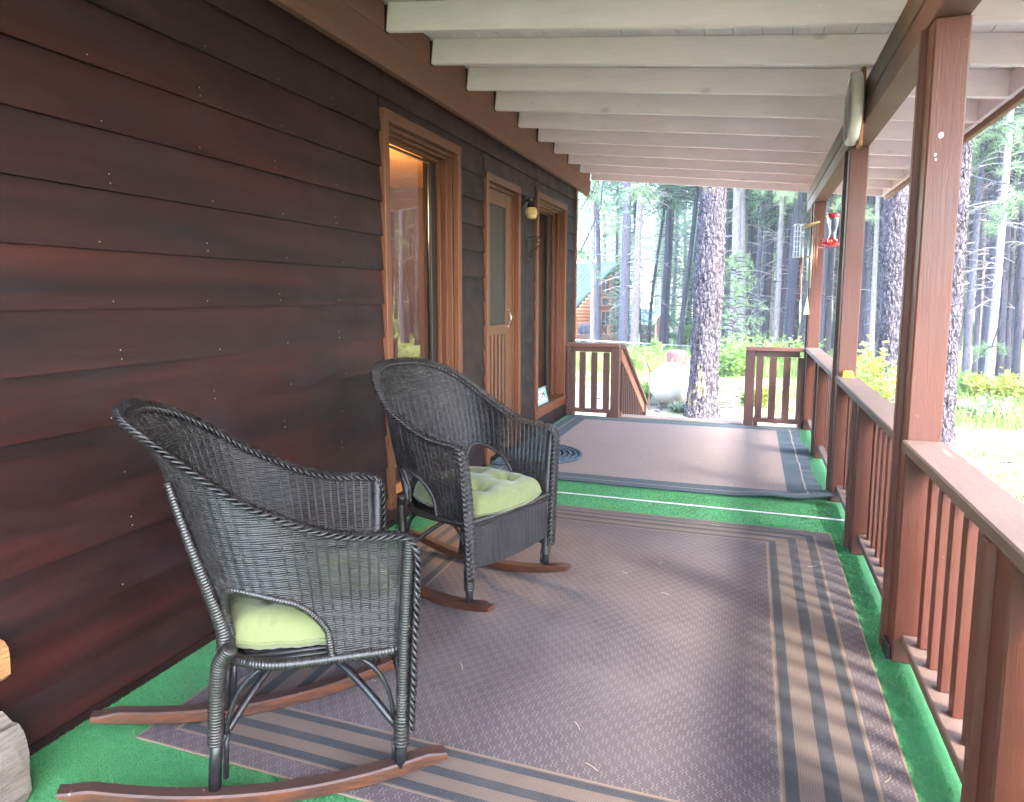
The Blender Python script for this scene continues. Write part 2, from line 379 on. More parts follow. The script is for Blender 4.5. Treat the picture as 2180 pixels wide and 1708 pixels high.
def cushion_mat():
    g = G('lime_green_cotton'); p = g.co('Object'); n = g.noise(p, 420, 2, .6); b = g.noise(p, 7, 3, .5)
    g.set(color=g.mix(g.rng(b, .3, .7), (.115, .125, .046), (.145, .156, .066)), rough=.85, sheen=.2, spec=.2); g.bump(g.ma('ADD', g.ma('MULTIPLY', n, .12), g.noise(g.map(p, (1, 1, .6)), 15, 4, .55, 1.2)), .55, .010); return g.m
M_cushion = cushion_mat()
def glass_mat():
    g = G('window_glass'); t = g.t; t.nodes.remove(g.b)
    tr = g.n('ShaderNodeBsdfTransparent'); tr.inputs[0].default_value = (.90, .93, .92, 1); gl = g.n('ShaderNodeBsdfGlossy'); gl.inputs['Roughness'].default_value = .0
    fr = g.n('ShaderNodeFresnel'); fr.inputs[0].default_value = 2.7
    mx = g.n('ShaderNodeMixShader'); g.l(fr.outputs[0], mx.inputs[0]); g.l(tr.outputs[0], mx.inputs[1]); g.l(gl.outputs[0], mx.inputs[2]); g.l(mx.outputs[0], g.out.inputs[0])
    bm = g.n('ShaderNodeBump'); bm.inputs['Strength'].default_value = .004; bm.inputs['Distance'].default_value = .02
    g.l(g.noise(world_pos(g), 1.4, 1), bm.inputs['Height']); g.l(bm.outputs[0], gl.inputs['Normal']); return g.m
M_glass = glass_mat()
def screen_mat():
    g = G('insect_screen'); p = world_pos(g); s = g.sep(p); n = g.noise(g.map(p, (1, 1, .3)), 3, 4, .6, 1.2)
    wv = g.ma('MULTIPLY', g.ma('GREATER_THAN', g.ma('FRACT', g.ma('MULTIPLY', s[1], 300.)), .4), g.ma('GREATER_THAN', g.ma('FRACT', g.ma('MULTIPLY', s[2], 300.)), .4))
    c = g.mix(wv, (.036, .031, .027), (.013, .011, .011)); c = g.mix(g.ma('MULTIPLY', g.rng(n, .45, .65), .45), c, (.048, .042, .034))
    g.set(color=c, rough=.6); g.bump(n, .3, .01); return g.m
M_screen = screen_mat()
M_dark = simple('dark_curtain', (.028, .020, .018), .8, 0, .3, 6)
M_sash = simple('dark_sash', (.022, .014, .012), .4, 0, .2, 6)
def pine_mat(name, col):
    g = G(name); p = world_pos(g); gr = g.noise(g.map(p, (14, 1, 14)), 2.4, 5, .6, 1.0)
    c = g.mix(g.rng(gr, .35, .65), col, tuple(a * .6 for a in col)); c = g.mix(g.rng(g.voro(p, 3.2), .03, .06, 1, 0), c, tuple(a * .25 for a in col))
    g.set(color=c, rough=.4); return g.m
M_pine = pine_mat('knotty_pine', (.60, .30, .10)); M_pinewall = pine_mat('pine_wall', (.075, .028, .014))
M_iron = simple('wrought_iron', (.02, .017, .016), .45, .6, .3, 30)
M_steel = simple('bright_steel', (.6, .6, .6), .25, 1, .1, 30)
M_galv = simple('galvanised_steel', (.42, .44, .46), .4, .8, .15, 20)

# ================================================================== ground and setting
def ground_z(x, y):
    x = np.asarray(x, float); y = np.asarray(y, float)
    d = np.clip((y - 18) / 12, 0, 1); d = d * d * (3 - 2 * d)
    rt = np.clip((x - 5) / 5, 0, 1)
    z = -.85 - .45 * d * (1 - rt)
    return z + .05 * np.sin(x * .35 + 1) * np.sin(y * .28) + .018 * np.sin(x * 1.3) * np.sin(y * 1.1 + .5)
def ground_mat():
    g = G('forest_floor'); p = world_pos(g); s = g.sep(p)
    n = g.noise(p, .8, 6, .6); f = g.noise(p, 14, 6, .7); v = g.noise(p, 3.5, 6, .65)
    c = g.mix(g.rng(f, .35, .65), (.115, .100, .078), (.185, .165, .135))
    c = g.mix(g.rng(v, .52, .66), c, (.15, .10, .075))
    c = g.mix(g.ma('MULTIPLY', g.rng(n, .5, .62), .7), c, (.13, .16, .065))
    c = g.mix(g.ma('MULTIPLY', g.rng(s[0], 2.8, 5.0), g.rng(v, .40, .58, .25, .85)), c, (.075, .085, .036)); edge = g.ma('ADD', s[1], g.ma('MULTIPLY', g.ma('SUBTRACT', n, .5), 8.))
    c = g.mix(g.ma('MULTIPLY', g.rng(edge, 17, 21), .85), c, g.mix(g.rng(f, .4, .6), (.10, .16, .045), (.20, .25, .08)))
    g.set(color=c, rough=.95, spec=.1); g.bump(g.ma('ADD', f, g.ma('MULTIPLY', v, 2.)), .6, .03); return g.m
xs = np.concatenate([np.linspace(-600, -40, 12), np.linspace(-38, 60, 150), np.linspace(64, 700, 12)])
ys = np.concatenate([np.linspace(-300, -20, 8), np.linspace(-18, 80, 150), np.linspace(84, 900, 14)])
XX, YY = np.meshgrid(xs, ys, indexing='ij')
tag(MB().grid(np.stack([XX, YY, ground_z(XX, YY)], -1)).build('ground', ground_mat(), smooth=True), kind='structure')

# porch deck: boards under the turf
DK0, DK1 = -2.2, 7.30
deck = thing('porch_floor', 'plywood porch floor carrying the turf', None, (1.25, 3, -.02), kind='structure')
M_deckp = painted_wood('deck_board', (.20, .10, .07), 'X', .7, .4)
for k in range(8):
    bx('deck_panel', (0.0, DK0 + k * 1.1875, -.045), (2.56, DK0 + (k + 1) * 1.1875 - .004, -.004), M_deckp, deck)
bx('rim_joist', (2.52, DK0, -.26), (2.56, DK1, -.048), M_red_y, deck)
bx('rim_joist', (0, DK1 + .002, -.26), (2.56, DK1 + .04, -.048), M_red_x, deck)
for px_, py_ in ((2.45, 7.2), (2.45, 4.7), (2.45, 2.7), (2.45, .6)): bx('pier', (px_ - .06, py_ - .06, -1.2), (px_ + .06, py_ + .06, -.262), M_red_v, deck)

# ================================================================== the cabin whose wall runs along the left
house = thing('wooden_cabin', 'cabin with dark stained lap siding and orange window trim along the porch', 'cabin', (-.5, 3, -.85))
Z0, DZ = 1.963, .1796
def siding(y0, y1, z0, z1):
    """one lap board: bottom edge proud, top tucked behind the next"""
    a, b = .0215, .004
    v = [(b - .016, y0, z0), (a, y0, z0), (b, y0, z1), (b - .016, y0, z1), (b - .016, y1, z0), (a, y1, z0), (b, y1, z1), (b - .016, y1, z1)]
    q = [[0, 1, 2, 3], [7, 6, 5, 4], [0, 4, 5, 1], [1, 5, 6, 2], [2, 6, 7, 3], [3, 7, 4, 0]]
    c = .0015
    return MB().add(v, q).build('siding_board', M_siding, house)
OPEN = [(3.285, 4.305, .10, 2.262), (4.772, 5.562, -.02, 2.187), (6.03, 7.075, .145, 2.225)]   # casings' outer edges: window, door, window
seams = {12: [3.31, 5.02], 11: [4.33, 5.75]}
YW0, YW1 = -2.2, 7.50
for i in range(-2, 13):
    zb = Z0 + DZ * (2 - 12 + i); zb = Z0 + DZ * (i - 9)
    if zb > 2.46: continue
    zt = min(zb + DZ + .018, 2.47)
    spans = [(YW0, YW1)]
    for (a, b, c0, c1) in OPEN:
        if zb < c1 - .02 and zt > c0 + .02:
            new = []
            for (s0, s1) in spans:
                if s0 < a and s1 > b: new += [(s0, a - .004), (b + .004, s1)]
                else: new.append((s0, s1))
            spans = new
    cuts = {2.143: [3.31, 4.33, 5.75], 2.322: [3.30, 4.62, 6.4]}
    for zc, ysm in cuts.items():
        if abs(zb - zc) < .03:
            new = []
            for (s0, s1) in spans:
                cur = s0
                for yc in ysm:
                    if cur + .1 < yc < s1 - .1: new.append((cur, yc - .0012)); cur = yc + .0012
                new.append((cur, s1))
            spans = new
    for (s0, s1) in spans:
        zb_ = max(zb, -.03)
        for (a, b, c0, c1) in OPEN:                               # notch boards that overlap a casing head or sill
            if s0 < a and s1 > b and zb < c1 < zt: zb_ = zb
        siding(s0, s1, zb_, zt)
for (a, b, c0, c1) in OPEN:
    siding(a - .002, b + .002, c1 + .001, 2.345)
    if c0 > 0: siding(a - .002, b + .002, -.013, c0 - .001)
# backing wall (in pieces round the openings)
bkm = M_dark; bk = MB()
def wallbox(y0, y1, z0, z1): bk.box((-.11, y0, z0), (-.014, y1, z1))
wallbox(YW0, 3.33, -.85, 2.8); wallbox(4.26, 4.82, -.85, 2.8); wallbox(5.515, 6.075, -.85, 2.8); wallbox(7.03, 7.49, -.85, 2.8)
wallbox(3.33, 4.26, 2.215, 2.8); wallbox(3.33, 4.26, -.85, .15); wallbox(4.82, 5.515, 2.14, 2.8); wallbox(4.82, 5.515, -.85, -.01)
wallbox(6.075, 7.03, 2.175, 2.8); wallbox(6.075, 7.03, -.85, .19)
bk.build('wall_core', bkm, house)
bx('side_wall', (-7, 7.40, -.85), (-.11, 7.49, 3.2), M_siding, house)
bx('corner_board', (-.02, 7.502, -.3), (.034, 7.545, 2.47), M_frieze, house)
bx('base_board', (.0195, YW0, .0), (.030, 4.76, .030), M_siding, house); bx('base_board', (.0195, 5.57, .0), (.030, 7.5, .030), M_siding, house)
# frieze boards under the rafters
bx('frieze_board', (.020, YW0, 2.452), (.062, 8.0, 2.520), M_frieze, house)
bx('frieze_board', (.020, YW0, 2.522), (.052, 8.10, 2.632), M_frieze, house)
bx('frieze_board', (.020, 7.55, 2.44), (.050, 8.09, 2.45), M_frieze, house)
# nail heads
nb_ = MB()
for i in range(11):
    z = Z0 + DZ * (i - 9) + .022
    for j in range(9):
        y = -.5 + j * .42 + .03 * math.sin(i * 2.1 + j)
        if y > 3.25: continue
        for dz in ((0, .028) if (i + j) % 3 == 0 else (0,)):
            c = np.array([.0225 - dz * .09, y, z + dz]); k = 6; an = np.arange(k) / k * 6.283
            v = np.vstack([[c + [.0012, 0, 0]], c + np.stack([np.zeros(k), .0028 * np.cos(an), .0028 * np.sin(an)], 1)])
            nb_.add(v, None, [[0, 1 + a, 1 + (a + 1) % k] for a in range(k)])
tag(nb_.build('nail_heads', simple('nail_head_metal', (.30, .28, .26), .5, .3, .5, 40), house), kind='stuff')

def window(y0, y1, z0, z1, w, sill=None, label=None, depth=.085, sash=.035, mull=None):
    """casing outer edges y0..y1, z0..z1; casing width w"""
    f = MB().cbox((.0, y0, z0), (.037, y0 + w, z1 - w - .001)).build('window', M_casing_v, house, label=label)
    def sub(n, lo, hi, m, c=.002):
        o = MB().cbox(lo, hi, c).build(n, m); o.parent = f; return o
    sub('casing', (.0, y1 - w, z0), (.037, y1, z1 - w - .001), M_casing_v)
    sub('casing', (.0, y0 - .002, z1 - w), (.039, y1 + .002, z1), M_casing_y)
    a, b, c, d = y0 + w, y1 - w, z0 + (sill or w), z1 - w
    t = .022
    sub('jamb', (-depth - .04, a, c), (-.001, a + t, d), M_casing_v); sub('jamb', (-depth - .04, b - t, c), (-.001, b, d), M_casing_v)
    sub('jamb', (-depth - .04, a + t, d - t), (-.001, b - t, d), M_casing_y)
    # stepped stops
    sub('stop', (-depth * .55, b - t - .016, c), (-depth * .35, b - t - .0005, d - t), M_casing_v); sub('stop', (-depth * .55, a + t, d - t - .016), (-depth * .35, b - t - .017, d - t - .0005), M_casing_y)
    sub('stop', (-depth - .012, b - t - .030, c), (-depth * .85, b - t - .0005, d - t), M_casing_v); sub('stop', (-depth - .012, a + t, d - t - .036), (-depth * .85, b - t - .031, d - t - .0005), M_casing_y)
    sub('sill', (-depth - .04, y0 + .003, c - .040), (.046, y1 - .003, c - .001), M_casing_y)
    sub('apron', (.0, y0 + .002, z0), (.026, y1 - .002, c - .042), M_casing_y)
    aa, bb = a + t, b - t - .031; cc, dd = c, d - t - .037; x0, x1 = -depth - .035, -depth - .014
    sub('sash', (x0, aa, cc), (x1, aa + .006, dd), M_sash); sub('sash', (x0, bb - sash, cc), (x1, bb, dd), M_sash)
    sub('sash', (x0, aa + .006, dd - .014), (x1, bb - sash, dd), M_sash); sub('sash', (x0, aa + .006, cc), (x1, bb - sash, cc + sash), M_sash)
    xg = x0 + .010; o = MB().add([(xg, aa + .0065, cc + sash + .0005), (xg, bb - sash - .0005, cc + sash + .0005), (xg, bb - sash - .0005, dd - .0145), (xg, aa + .0065, dd - .0145)], [[0, 1, 2, 3]]).build('pane', M_glass); o.parent = f
    if mull: sub('sash', (x0 + .013, mull - .012, cc + sash + .001), (x1, mull + .012, dd - .015), M_sash)
    return f
window(3.285, 4.305, .10, 2.262, .058, .085, 'window reflecting pines with warm light inside', sash=.075)
window(6.03, 7.075, .145, 2.225, .055, .105, 'window beside the corner with a deep sill', sash=.12)

# screen door
dr = MB().cbox((.0, 4.772, -.0), (.037, 4.828, 2.129)).build('door_frame', M_casing_v, house)
def dsub(n, lo, hi, m, p=None, c=.002):
    o = MB().cbox(lo, hi, c).build(n, m); o.parent = p or dr; return o
dsub('casing', (.0, 5.506, 0), (.037, 5.562, 2.129), M_casing_v); dsub('casing', (.0, 4.770, 2.13), (.039, 5.564, 2.187), M_casing_y)
dsub('jamb', (-.09, 5.486, 0), (-.001, 5.505, 2.12), M_casing_v); dsub('jamb', (-.09, 4.829, 2.105), (-.001, 5.485, 2.129), M_casing_y); dsub('jamb', (-.09, 4.829, 0), (-.032, 4.84, 2.1), M_casing_v)
sd_ = MB().cbox((-.030, 4.830, .03), (-.004, 4.872, 2.098)).build('screen_door', M_doorwood, house, label='cedar screen door with a tall mesh panel over slats')
dsub('stile', (-.030, 5.30, .03), (-.004, 5.385, 2.098), M_doorwood, sd_)
dsub('rail', (-.028, 4.873, 1.985), (-.006, 5.299, 2.096), M_doorwood, sd_); dsub('rail', (-.028, 4.873, .985), (-.006, 5.299, 1.062), M_doorwood, sd_); dsub('rail', (-.028, 4.873, .03), (-.006, 5.299, .26), M_doorwood, sd_)
for k in range(5):
    y = 4.892 + k * .084; dsub('slat', (-.026, y, .261), (-.008, y + .040, .984), M_doorwood, sd_)
dsub('screen', (-.020, 4.874, 1.063), (-.018, 5.298, 1.984), M_screen, sd_, .0001)
dsub('kick_screen', (-.0295, 4.874, .262), (-.028, 5.298, .983), M_screen, sd_, .0001)
hb = MB(); t_ = np.linspace(0, 1, 9); hb.tube(np.stack([-.004 + .030 * np.sin(t_ * math.pi), np.full(9, 5.345), 1.05 + .12 * t_], 1), .0045, 6)
hb.cbox((-.004, 5.338, 1.035), (0.0, 5.352, 1.052)); hb.cbox((-.004, 5.338, 1.168), (0.0, 5.352, 1.185))
h_ = hb.build('handle', M_steel, None, True); h_.parent = sd_
dsub('stile', (-.030, 5.386, .03), (-.012, 5.484, 2.098), M_casing_v, sd_)
dsub('door_panel', (-.105, 4.83, .0), (-.092, 5.50, 2.12), M_dark)

# room behind the windows
room = MB()
def inner(n, lo, hi, m): return MB().box(lo, hi).build(n, m, house)
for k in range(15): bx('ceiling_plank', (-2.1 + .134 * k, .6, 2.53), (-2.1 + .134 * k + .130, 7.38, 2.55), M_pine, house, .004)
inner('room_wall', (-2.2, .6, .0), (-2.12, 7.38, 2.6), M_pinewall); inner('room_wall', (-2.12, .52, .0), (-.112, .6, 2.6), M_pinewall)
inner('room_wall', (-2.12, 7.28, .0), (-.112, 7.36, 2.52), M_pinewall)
inner('room_floor', (-2.2, .52, -.03), (-.112, 7.38, .0), M_dark)
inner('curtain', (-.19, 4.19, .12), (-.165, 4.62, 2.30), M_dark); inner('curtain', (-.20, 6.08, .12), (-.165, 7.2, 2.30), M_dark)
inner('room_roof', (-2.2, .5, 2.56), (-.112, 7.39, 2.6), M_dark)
lp = bpy.data.lights.new('room_lamp_light', 'POINT'); lp.energy = 20; lp.color = (1, .60, .26); lp.shadow_soft_size = .12
lo_ = bpy.data.objects.new('room_lamp_light', lp); COL.objects.link(lo_); lo_.location = (-1.15, 4.6, 1.9)

# ================================================================== porch roof: rafters, boards, beam, posts
roof = thing('porch_roof', 'porch roof of white rafters on a brown beam and square posts', 'porch roof', (2.43, 2.7, 0))
def rz(x): return 2.645 - .11 * x
RA = math.atan(.11)
RM = Matrix.Translation((.053, 0, rz(.053))) @ Matrix.Rotation(RA, 4, 'Y')
L_r = (3.115 - .053) / math.cos(RA)
rme = MB().cbox((0, 0, 0), (L_r, .038, .140), .004, RM).mesh('rafter'); rme.materials.append(M_white)
RY = [3.293 + .5315 * k for k in range(-6, 10)]
for y in RY:
    o = link('rafter', rme, roof); o.location = (0, y, 0)
for k in range(22):                                                 # roof boards running along the porch, laid across the rafters
    x0 = k * .14
    m = MB().cbox((x0 if k else -.16, -.9, .141), (x0 + .1375, 8.16, .160), .002, RM).build('roof_board', M_white_y, roof)
shg = G('roof_shingle'); shg.set(color=shg.mix(shg.rng(shg.noise(world_pos(shg), 30), .3, .7), (.05, .045, .04), (.10, .09, .08)), rough=.9)
MB().cbox((-.06, -.95, .162), (L_r + .06, 8.2, .175), .003, RM).build('roof_covering', shg.m, roof)
for i, y in enumerate(RY[:-1]):                                     # brown blocking against the wall between rafters
    bx('blocking', (.020, y + .040, 2.634), (.050, y + .5295, 2.79), M_frieze, roof)
bx('fascia_board', (3.118, -.95, 2.272), (3.150, 8.16, 2.455), painted_wood('fascia_paint', (.24, .10, .06), 'Y'), roof)
for i, y in enumerate(RY[:-1]):
    bx('fascia_block', (3.085, y + .042, 2.306), (3.114, y + .5275, 2.43), M_white_y, roof)
XB = 2.380
bx('beam', (XB, -.9, 2.262), (XB + .038, 8.02, 2.372), M_beam, roof)
bx('beam', (XB + .004, -.9, 2.160), (XB + .115, 8.02, 2.258), M_beamlow, roof, .004)
bx('beam', (XB + .040, -.9, 2.260), (XB + .112, 8.02, 2.368), M_red_y, roof)
for y0, yc in ((-0.05, 1), (2.615, 1), (4.640, 1), (7.145, 0)):
    p = bx('post', (2.392, y0, .004), (2.494, y0 + .098, 2.158), M_red_v, roof, .005)
    o = MB().cbox((2.374, y0 + .100, .004), (2.470, y0 + .138, 2.158), .004).build('post_cleat', M_red_v); o.parent = p
    o = MB().cbox((2.376, y0 + .012, .006), (2.3905, y0 + .086, .06), .001).build('post_bracket', M_iron); o.parent = p
# bird dropping on the near post
sp = MB()
for (yy, zz, r) in ((2.43, 1.795, .0075), (2.418, 1.735, .004), (2.42, 1.72, .003)):
    k = 9; an = np.arange(k) / k * 6.283; c = np.array([yy, 2.6140, zz])
    v = np.vstack([[c - [0, .001, 0]], c + np.stack([r * np.cos(an), np.zeros(k), 1.3 * r * np.sin(an) * (1 + .2 * np.sin(an * 2))], 1)])
    sp.add(v, None, [[0, 1 + (a + 1) % k, 1 + a] for a in range(k)])
sp.build('paint_fleck', simple('white_fleck', (.75, .75, .78), .6), roof)

# ================================================================== railings
def yrail(label, ya, yb, posts, grp=None):
    t = thing('porch_railing', label, 'railing', (2.44, (ya + yb) / 2, 0))
    bx('cap_rail', (2.378, ya, .763), (2.502, yb, .801), M_cap, t, .005)
    bx('sub_rail', (2.440, ya, .690), (2.476, yb, .7615), M_red_y, t, .003)
    bx('bottom_rail', (2.418, ya, .075), (2.505, yb, .112), M_cap, t, .004)
    for y0 in posts:
        p = bx('rail_post', (2.392, y0, .004), (2.486, y0 + .09, .7615), M_red_v, t, .005)
        # its two notched rails pass beside it: cut by simply standing on the inner side
        o = MB().cbox((2.374, y0 + .092, .004), (2.4385, y0 + .128, .7615), .003).build('post_cleat', M_red_v); o.parent = p
    return t
def balusters(t, ys_):
    for y in ys_: piece('baluster', (.036, .036, .5765), (2.4775 - .0, y, .1125), M_red_v, t, .003)
# three sections divided by the full-height posts
def section(label, ya, yb, posts):
    t = thing('porch_railing', label, 'railing', (2.44, (ya + yb) / 2, 0))
    bx('cap_rail', (2.378, ya, .763), (2.502, yb, .801), M_cap, t, .005)
    edges = [ya] + sum([[p - .0, p + .094] for p in posts], []) + [yb]
    for a, b in zip(edges[::2], edges[1::2]):
        bx('sub_rail', (2.452, a + .002, .690), (2.488, b - .002, .7615), M_red_y, t, .003)
        bx('bottom_rail', (2.418, a + .002, .075), (2.505, b - .002, .112), M_cap, t, .004)
        n = max(1, int(round((b - a) / .125))); st = (b - a) / n
        for k in range(n - 1 + (1 if b - a > .5 else 0)):
            y = b - (k + .75) * st
            piece('baluster', (.044, .042, .5765), (2.452, y, .1125), M_red_v, t, .003)
    for p in posts:
        q = bx('rail_post', (2.392, p, .004), (2.500, p + .092, .7615), M_red_v, t, .005)
        o = MB().cbox((2.374, p + .094, .004), (2.4165, p + .130, .7615), .003).build('post_cleat', M_red_v); o.parent = q
    return t
section('long railing section nearest the camera, its cap rail running out of the frame', -.0 + .12, 2.612, (1.585,))
section('middle railing section between the big near post and the next full-height post', 2.756, 4.637, (3.70,))
section('far section of the side railing, ending at the last full-height post', 4.781, 7.142, (5.89,))
# end rails either side of the steps
def endrail(label, xa, xb, posts, pk, yb=7.16):
    t = thing('end_railing', label, 'railing', ((xa + xb) / 2, yb, 0))
    bx('cap_rail', (xa, yb - .02, .758), (xb, yb + .095, .795), painted_wood('cap_' + str(len(label)), (.15, .062, .05), 'X'), t, .004)
    bx('sub_rail', (xa + .05, yb + .042, .700), (xb - .05, yb + .076, .757), M_red_x, t, .003)
    bx('bottom_rail', (xa + .03, yb + .004, .050), (xb - .06 if xa < .5 else xb, yb + .086, .090), M_red_x, t, .003)
    for (a, b) in posts: bx('rail_post', (a, yb, .004), (b, yb + .09, .757), M_far_v, t, .004)
    for a in pk: piece('picket', (.064, .034, .608), (a, yb + .006, .0905), M_far_v, t, .003)
    return t
E1 = endrail('short end railing between the cabin corner and the stair rail', .022, .592, ((.022, .050), (.505, .592)), (.052, .165, .292, .422))
E2 = endrail('short end railing between the step opening and the far corner post', 1.842, 2.386, ((1.842, 1.932),), (1.945, 2.066, 2.192, 2.318))
for a, b in ((.058, .10), (.462, .503)): bx('rail_foot', (a, 7.17, .004), (b, 7.235, .0495), M_far_v, E1)
for a, b in ((1.934, 1.975), (2.34, 2.384)): bx('rail_foot', (a, 7.17, .004), (b, 7.235, .0495), M_far_v, E2)

# stair and its hand rail
st = thing('porch_steps', 'brown wooden steps leading down to the yard at the far end', 'steps', (1.2, 8, -.85))
bx('nosing', (.594, 7.245, -.010), (1.838, 7.420, .012), M_nosing, st, .004)
bx('riser', (.594, 7.345, -.20), (1.838, 7.37, -.012), M_red_x, st)
for k in range(4):
    bx('tread', (.60, 7.40 + .27 * k, -.235 - .165 * k), (1.83, 7.70 + .27 * k, -.197 - .165 * k), M_nosing, st, .004)
for x in (.585, 1.835):
    pts = [(x, 7.37, -.30), (x, 7.37, -.06), (x, 8.62, -.80), (x, 8.62, -.95), (x, 8.2, -.95)]
    MB().poly_prism([(p[0], p[1], p[2]) for p in pts], (.036, 0, 0)).build('stringer', M_red_y, st)
hr = thing('stair_handrail', 'sloping stair handrail with thin balusters dropping from the short end railing', 'handrail', (.60, 8, -.85))
sl = (-.085 - .782) / (9.05 - 7.26)
def slope_bar(n, x0, x1, y0, y1, z0, h, m):
    pts = [(x0, y0, z0), (x0, y1, z0 + sl * (y1 - y0)), (x0, y1, z0 + sl * (y1 - y0) + h), (x0, y0, z0 + h)]
    return MB().poly_prism(pts, (x1 - x0, 0, 0)).build(n, m, hr)
slope_bar('hand_rail', .528, .640, 7.262, 9.06, .742, .040, M_cap)
slope_bar('sub_rail', .560, .606, 7.262, 9.02, .610, .125, painted_wood('stair_rail_paint', (.30, .125, .075), 'Y'))
slope_bar('bottom_rail', .560, .606, 7.262, 9.02, -.02, .090, painted_wood('stair_low_rail_paint', (.28, .115, .07), 'Y'))
for k in range(12):
    y = 7.36 + k * .125; z = .0 + sl * (y - 7.262) + .075
    piece('baluster', (.030, .030, .545), (.570, y, z), M_far_v, hr, .002)
bx('newel_post', (.548, 8.96, -.95), (.628, 9.04, -.06), M_far_v, hr, .004)

# ================================================================== turf, rugs, mat
tf = thing('artificial_turf', 'bright green artificial turf covering the porch floor', 'turf', (1.2, 3, 0))
gx = np.linspace(.004, 2.515, 60); gy = np.linspace(DK0, 7.262, 180); GX, GY = np.meshgrid(gx, gy, indexing='ij')
MB().grid(np.stack([GX, GY, .002 + .0012 * np.sin(GX * 9) * np.sin(GY * 7)], -1)).build('turf_backing', M_turf, tf, True)
bl = MB(); areas = [(.02, 1.05, 1.0, 1.48, 60000), (.02, .32, 1.4, 4.0, 36000), (2.30, 2.42, 1.6, 4.6, 26000), (.4, 2.42, 3.97, 4.58, 30000)]
Vb = []
for (a, b, c, d, n) in areas:
    x = rng.uniform(a, b, n); y = rng.uniform(c, d, n); an = rng.uniform(0, 6.283, n); h = rng.uniform(.005, .009, n); lean = rng.normal(0, .003, (n, 2)); w = .0011
    p0 = np.stack([x - w * np.cos(an), y - w * np.sin(an), np.full(n, .002)], 1); p1 = np.stack([x + w * np.cos(an), y + w * np.sin(an), np.full(n, .002)], 1)
    p2 = np.stack([x + lean[:, 0], y + lean[:, 1], .002 + h], 1); Vb.append(np.stack([p0, p1, p2], 1).reshape(-1, 3))
Vb = np.vstack(Vb); bl.add(Vb, None, np.arange(len(Vb)).reshape(-1, 3))
tag(bl.build('turf_blades', M_turf, tf), kind='stuff')
seam_ = bx('seam_tape', (.02, 4.252, .0062), (2.43, 4.274, .0078), simple('pale_tape', (.62, .62, .66), .6), tf, .0005)

def rugmesh(name, x0, x1, y0, y1, m, zf, th=.005, nx=70, ny=90, xf=None):
    X, Y = np.meshgrid(np.linspace(x0, x1, nx), np.linspace(y0, y1, ny), indexing='ij')
    Z = zf(X, Y); XA = X if xf is None else xf(X, Y)
    mb = MB(); P = np.stack([XA, Y, Z + th], -1); mb.grid(P)
    ring = [(i, 0) for i in range(nx)] + [(nx - 1, j) for j in range(1, ny)] + [(i, ny - 1) for i in range(nx - 2, -1, -1)] + [(0, j) for j in range(ny - 2, 0, -1)]
    top = np.array([P[i, j] for i, j in ring]); bot = top - [0, 0, th - .0008]
    n = len(ring); k = np.arange(n); k2 = (k + 1) % n
    mb.add(np.vstack([top, bot]), np.stack([k, n + k, n + k2, k2], 1))
    return mb.build(name, m, None, True)
r1 = rugmesh('striped_rug', .245, 2.328, 1.392, 3.975, rug1_mat(.245, 2.328, 1.392, 3.975),
             lambda X, Y: .0085 + .0022 * np.sin(X * 5 + 1) * np.sin(Y * 3.1) + .012 * sm((X - 2.1) / .22) * sm((Y - 3.1) / .2) * sm((3.9 - Y) / .5) * .6)
tag(r1, 'large brown woven rug with dark stripes round its border, under the rocking chairs', 'rug')
def z2(X, Y):
    z = .0085 + .002 * np.sin(X * 6) * np.sin(Y * 5)
    e = sm((X - 2.12) / .22); z = z + e * (.010 + .012 * np.sin(Y * 9.5) + .008 * np.sin(Y * 23))
    c = sm((X - 1.75) / .5) * sm((4.80 - Y) / .25); z = z + c * .045 * (1 + .4 * np.sin(X * 14))
    return np.maximum(z, .0085)
def x2(X, Y): return X + .016 * sm((X - 1.6) / .7) * np.sin(Y * 5.3 + 1) + .10 * sm((X - 1.5) / .8) * sm((4.75 - Y) / .3)
r2 = rugmesh('slate_bordered_rug', .075, 2.350, 4.545, 7.165, rug2_mat(.075, 2.350, 4.545, 7.165), z2, xf=x2, nx=90, ny=110)
tag(r2, 'tan rug with slate blue border and rippled right edge, before the steps', 'rug')
# braided half-oval door mat: concentric braids
mt = thing('braided_mat', 'dark blue half oval braided mat on the floor before the screen door', 'doormat', (.1, 5.2, 0))
g = G('navy_braid'); p_ = world_pos(g); nn = g.noise(p_, 60, 4, .6); g.set(color=g.mix(g.rng(nn, .35, .65), (.018, .035, .055), (.085, .12, .155)), rough=.9); g.bump(nn, .5, .004); M_braid = g.m
for k in range(14):
    a = .615 * (k + .7) / 14.2; b = .395 * (k + .7) / 14.2; th = np.linspace(-math.pi / 2, math.pi / 2, 60 + 6 * k)
    cx_, cy_ = .045, 5.235
    P = np.stack([cx_ + a * np.cos(th) ** .9, cy_ + b * 1.12 * np.sin(th), np.full(len(th), .023)], 1)
    arc = np.concatenate([[0], np.cumsum(np.linalg.norm(np.diff(P, axis=0), axis=1))])
    rr = .0150 + .0028 * np.abs(np.sin(arc / .022 * math.pi))
    P[:, 2] += .002 * np.sin(arc / .022 * math.pi); P = P[np.append(True, np.diff(arc) > 1e-4)]
    MB().tube(P, rr[:len(P)], 6, ref=(0, 0, 1), flat=.55).build('braid', M_braid, mt, True)

th = np.linspace(-math.pi / 2 + .01, math.pi / 2 - .01, 40); MB().poly_prism([(.045 + .60 * math.cos(a) ** .9, 5.235 + .435 * math.sin(a), .0145) for a in th], (0, 0, .004)).build('backing', M_braid, mt)

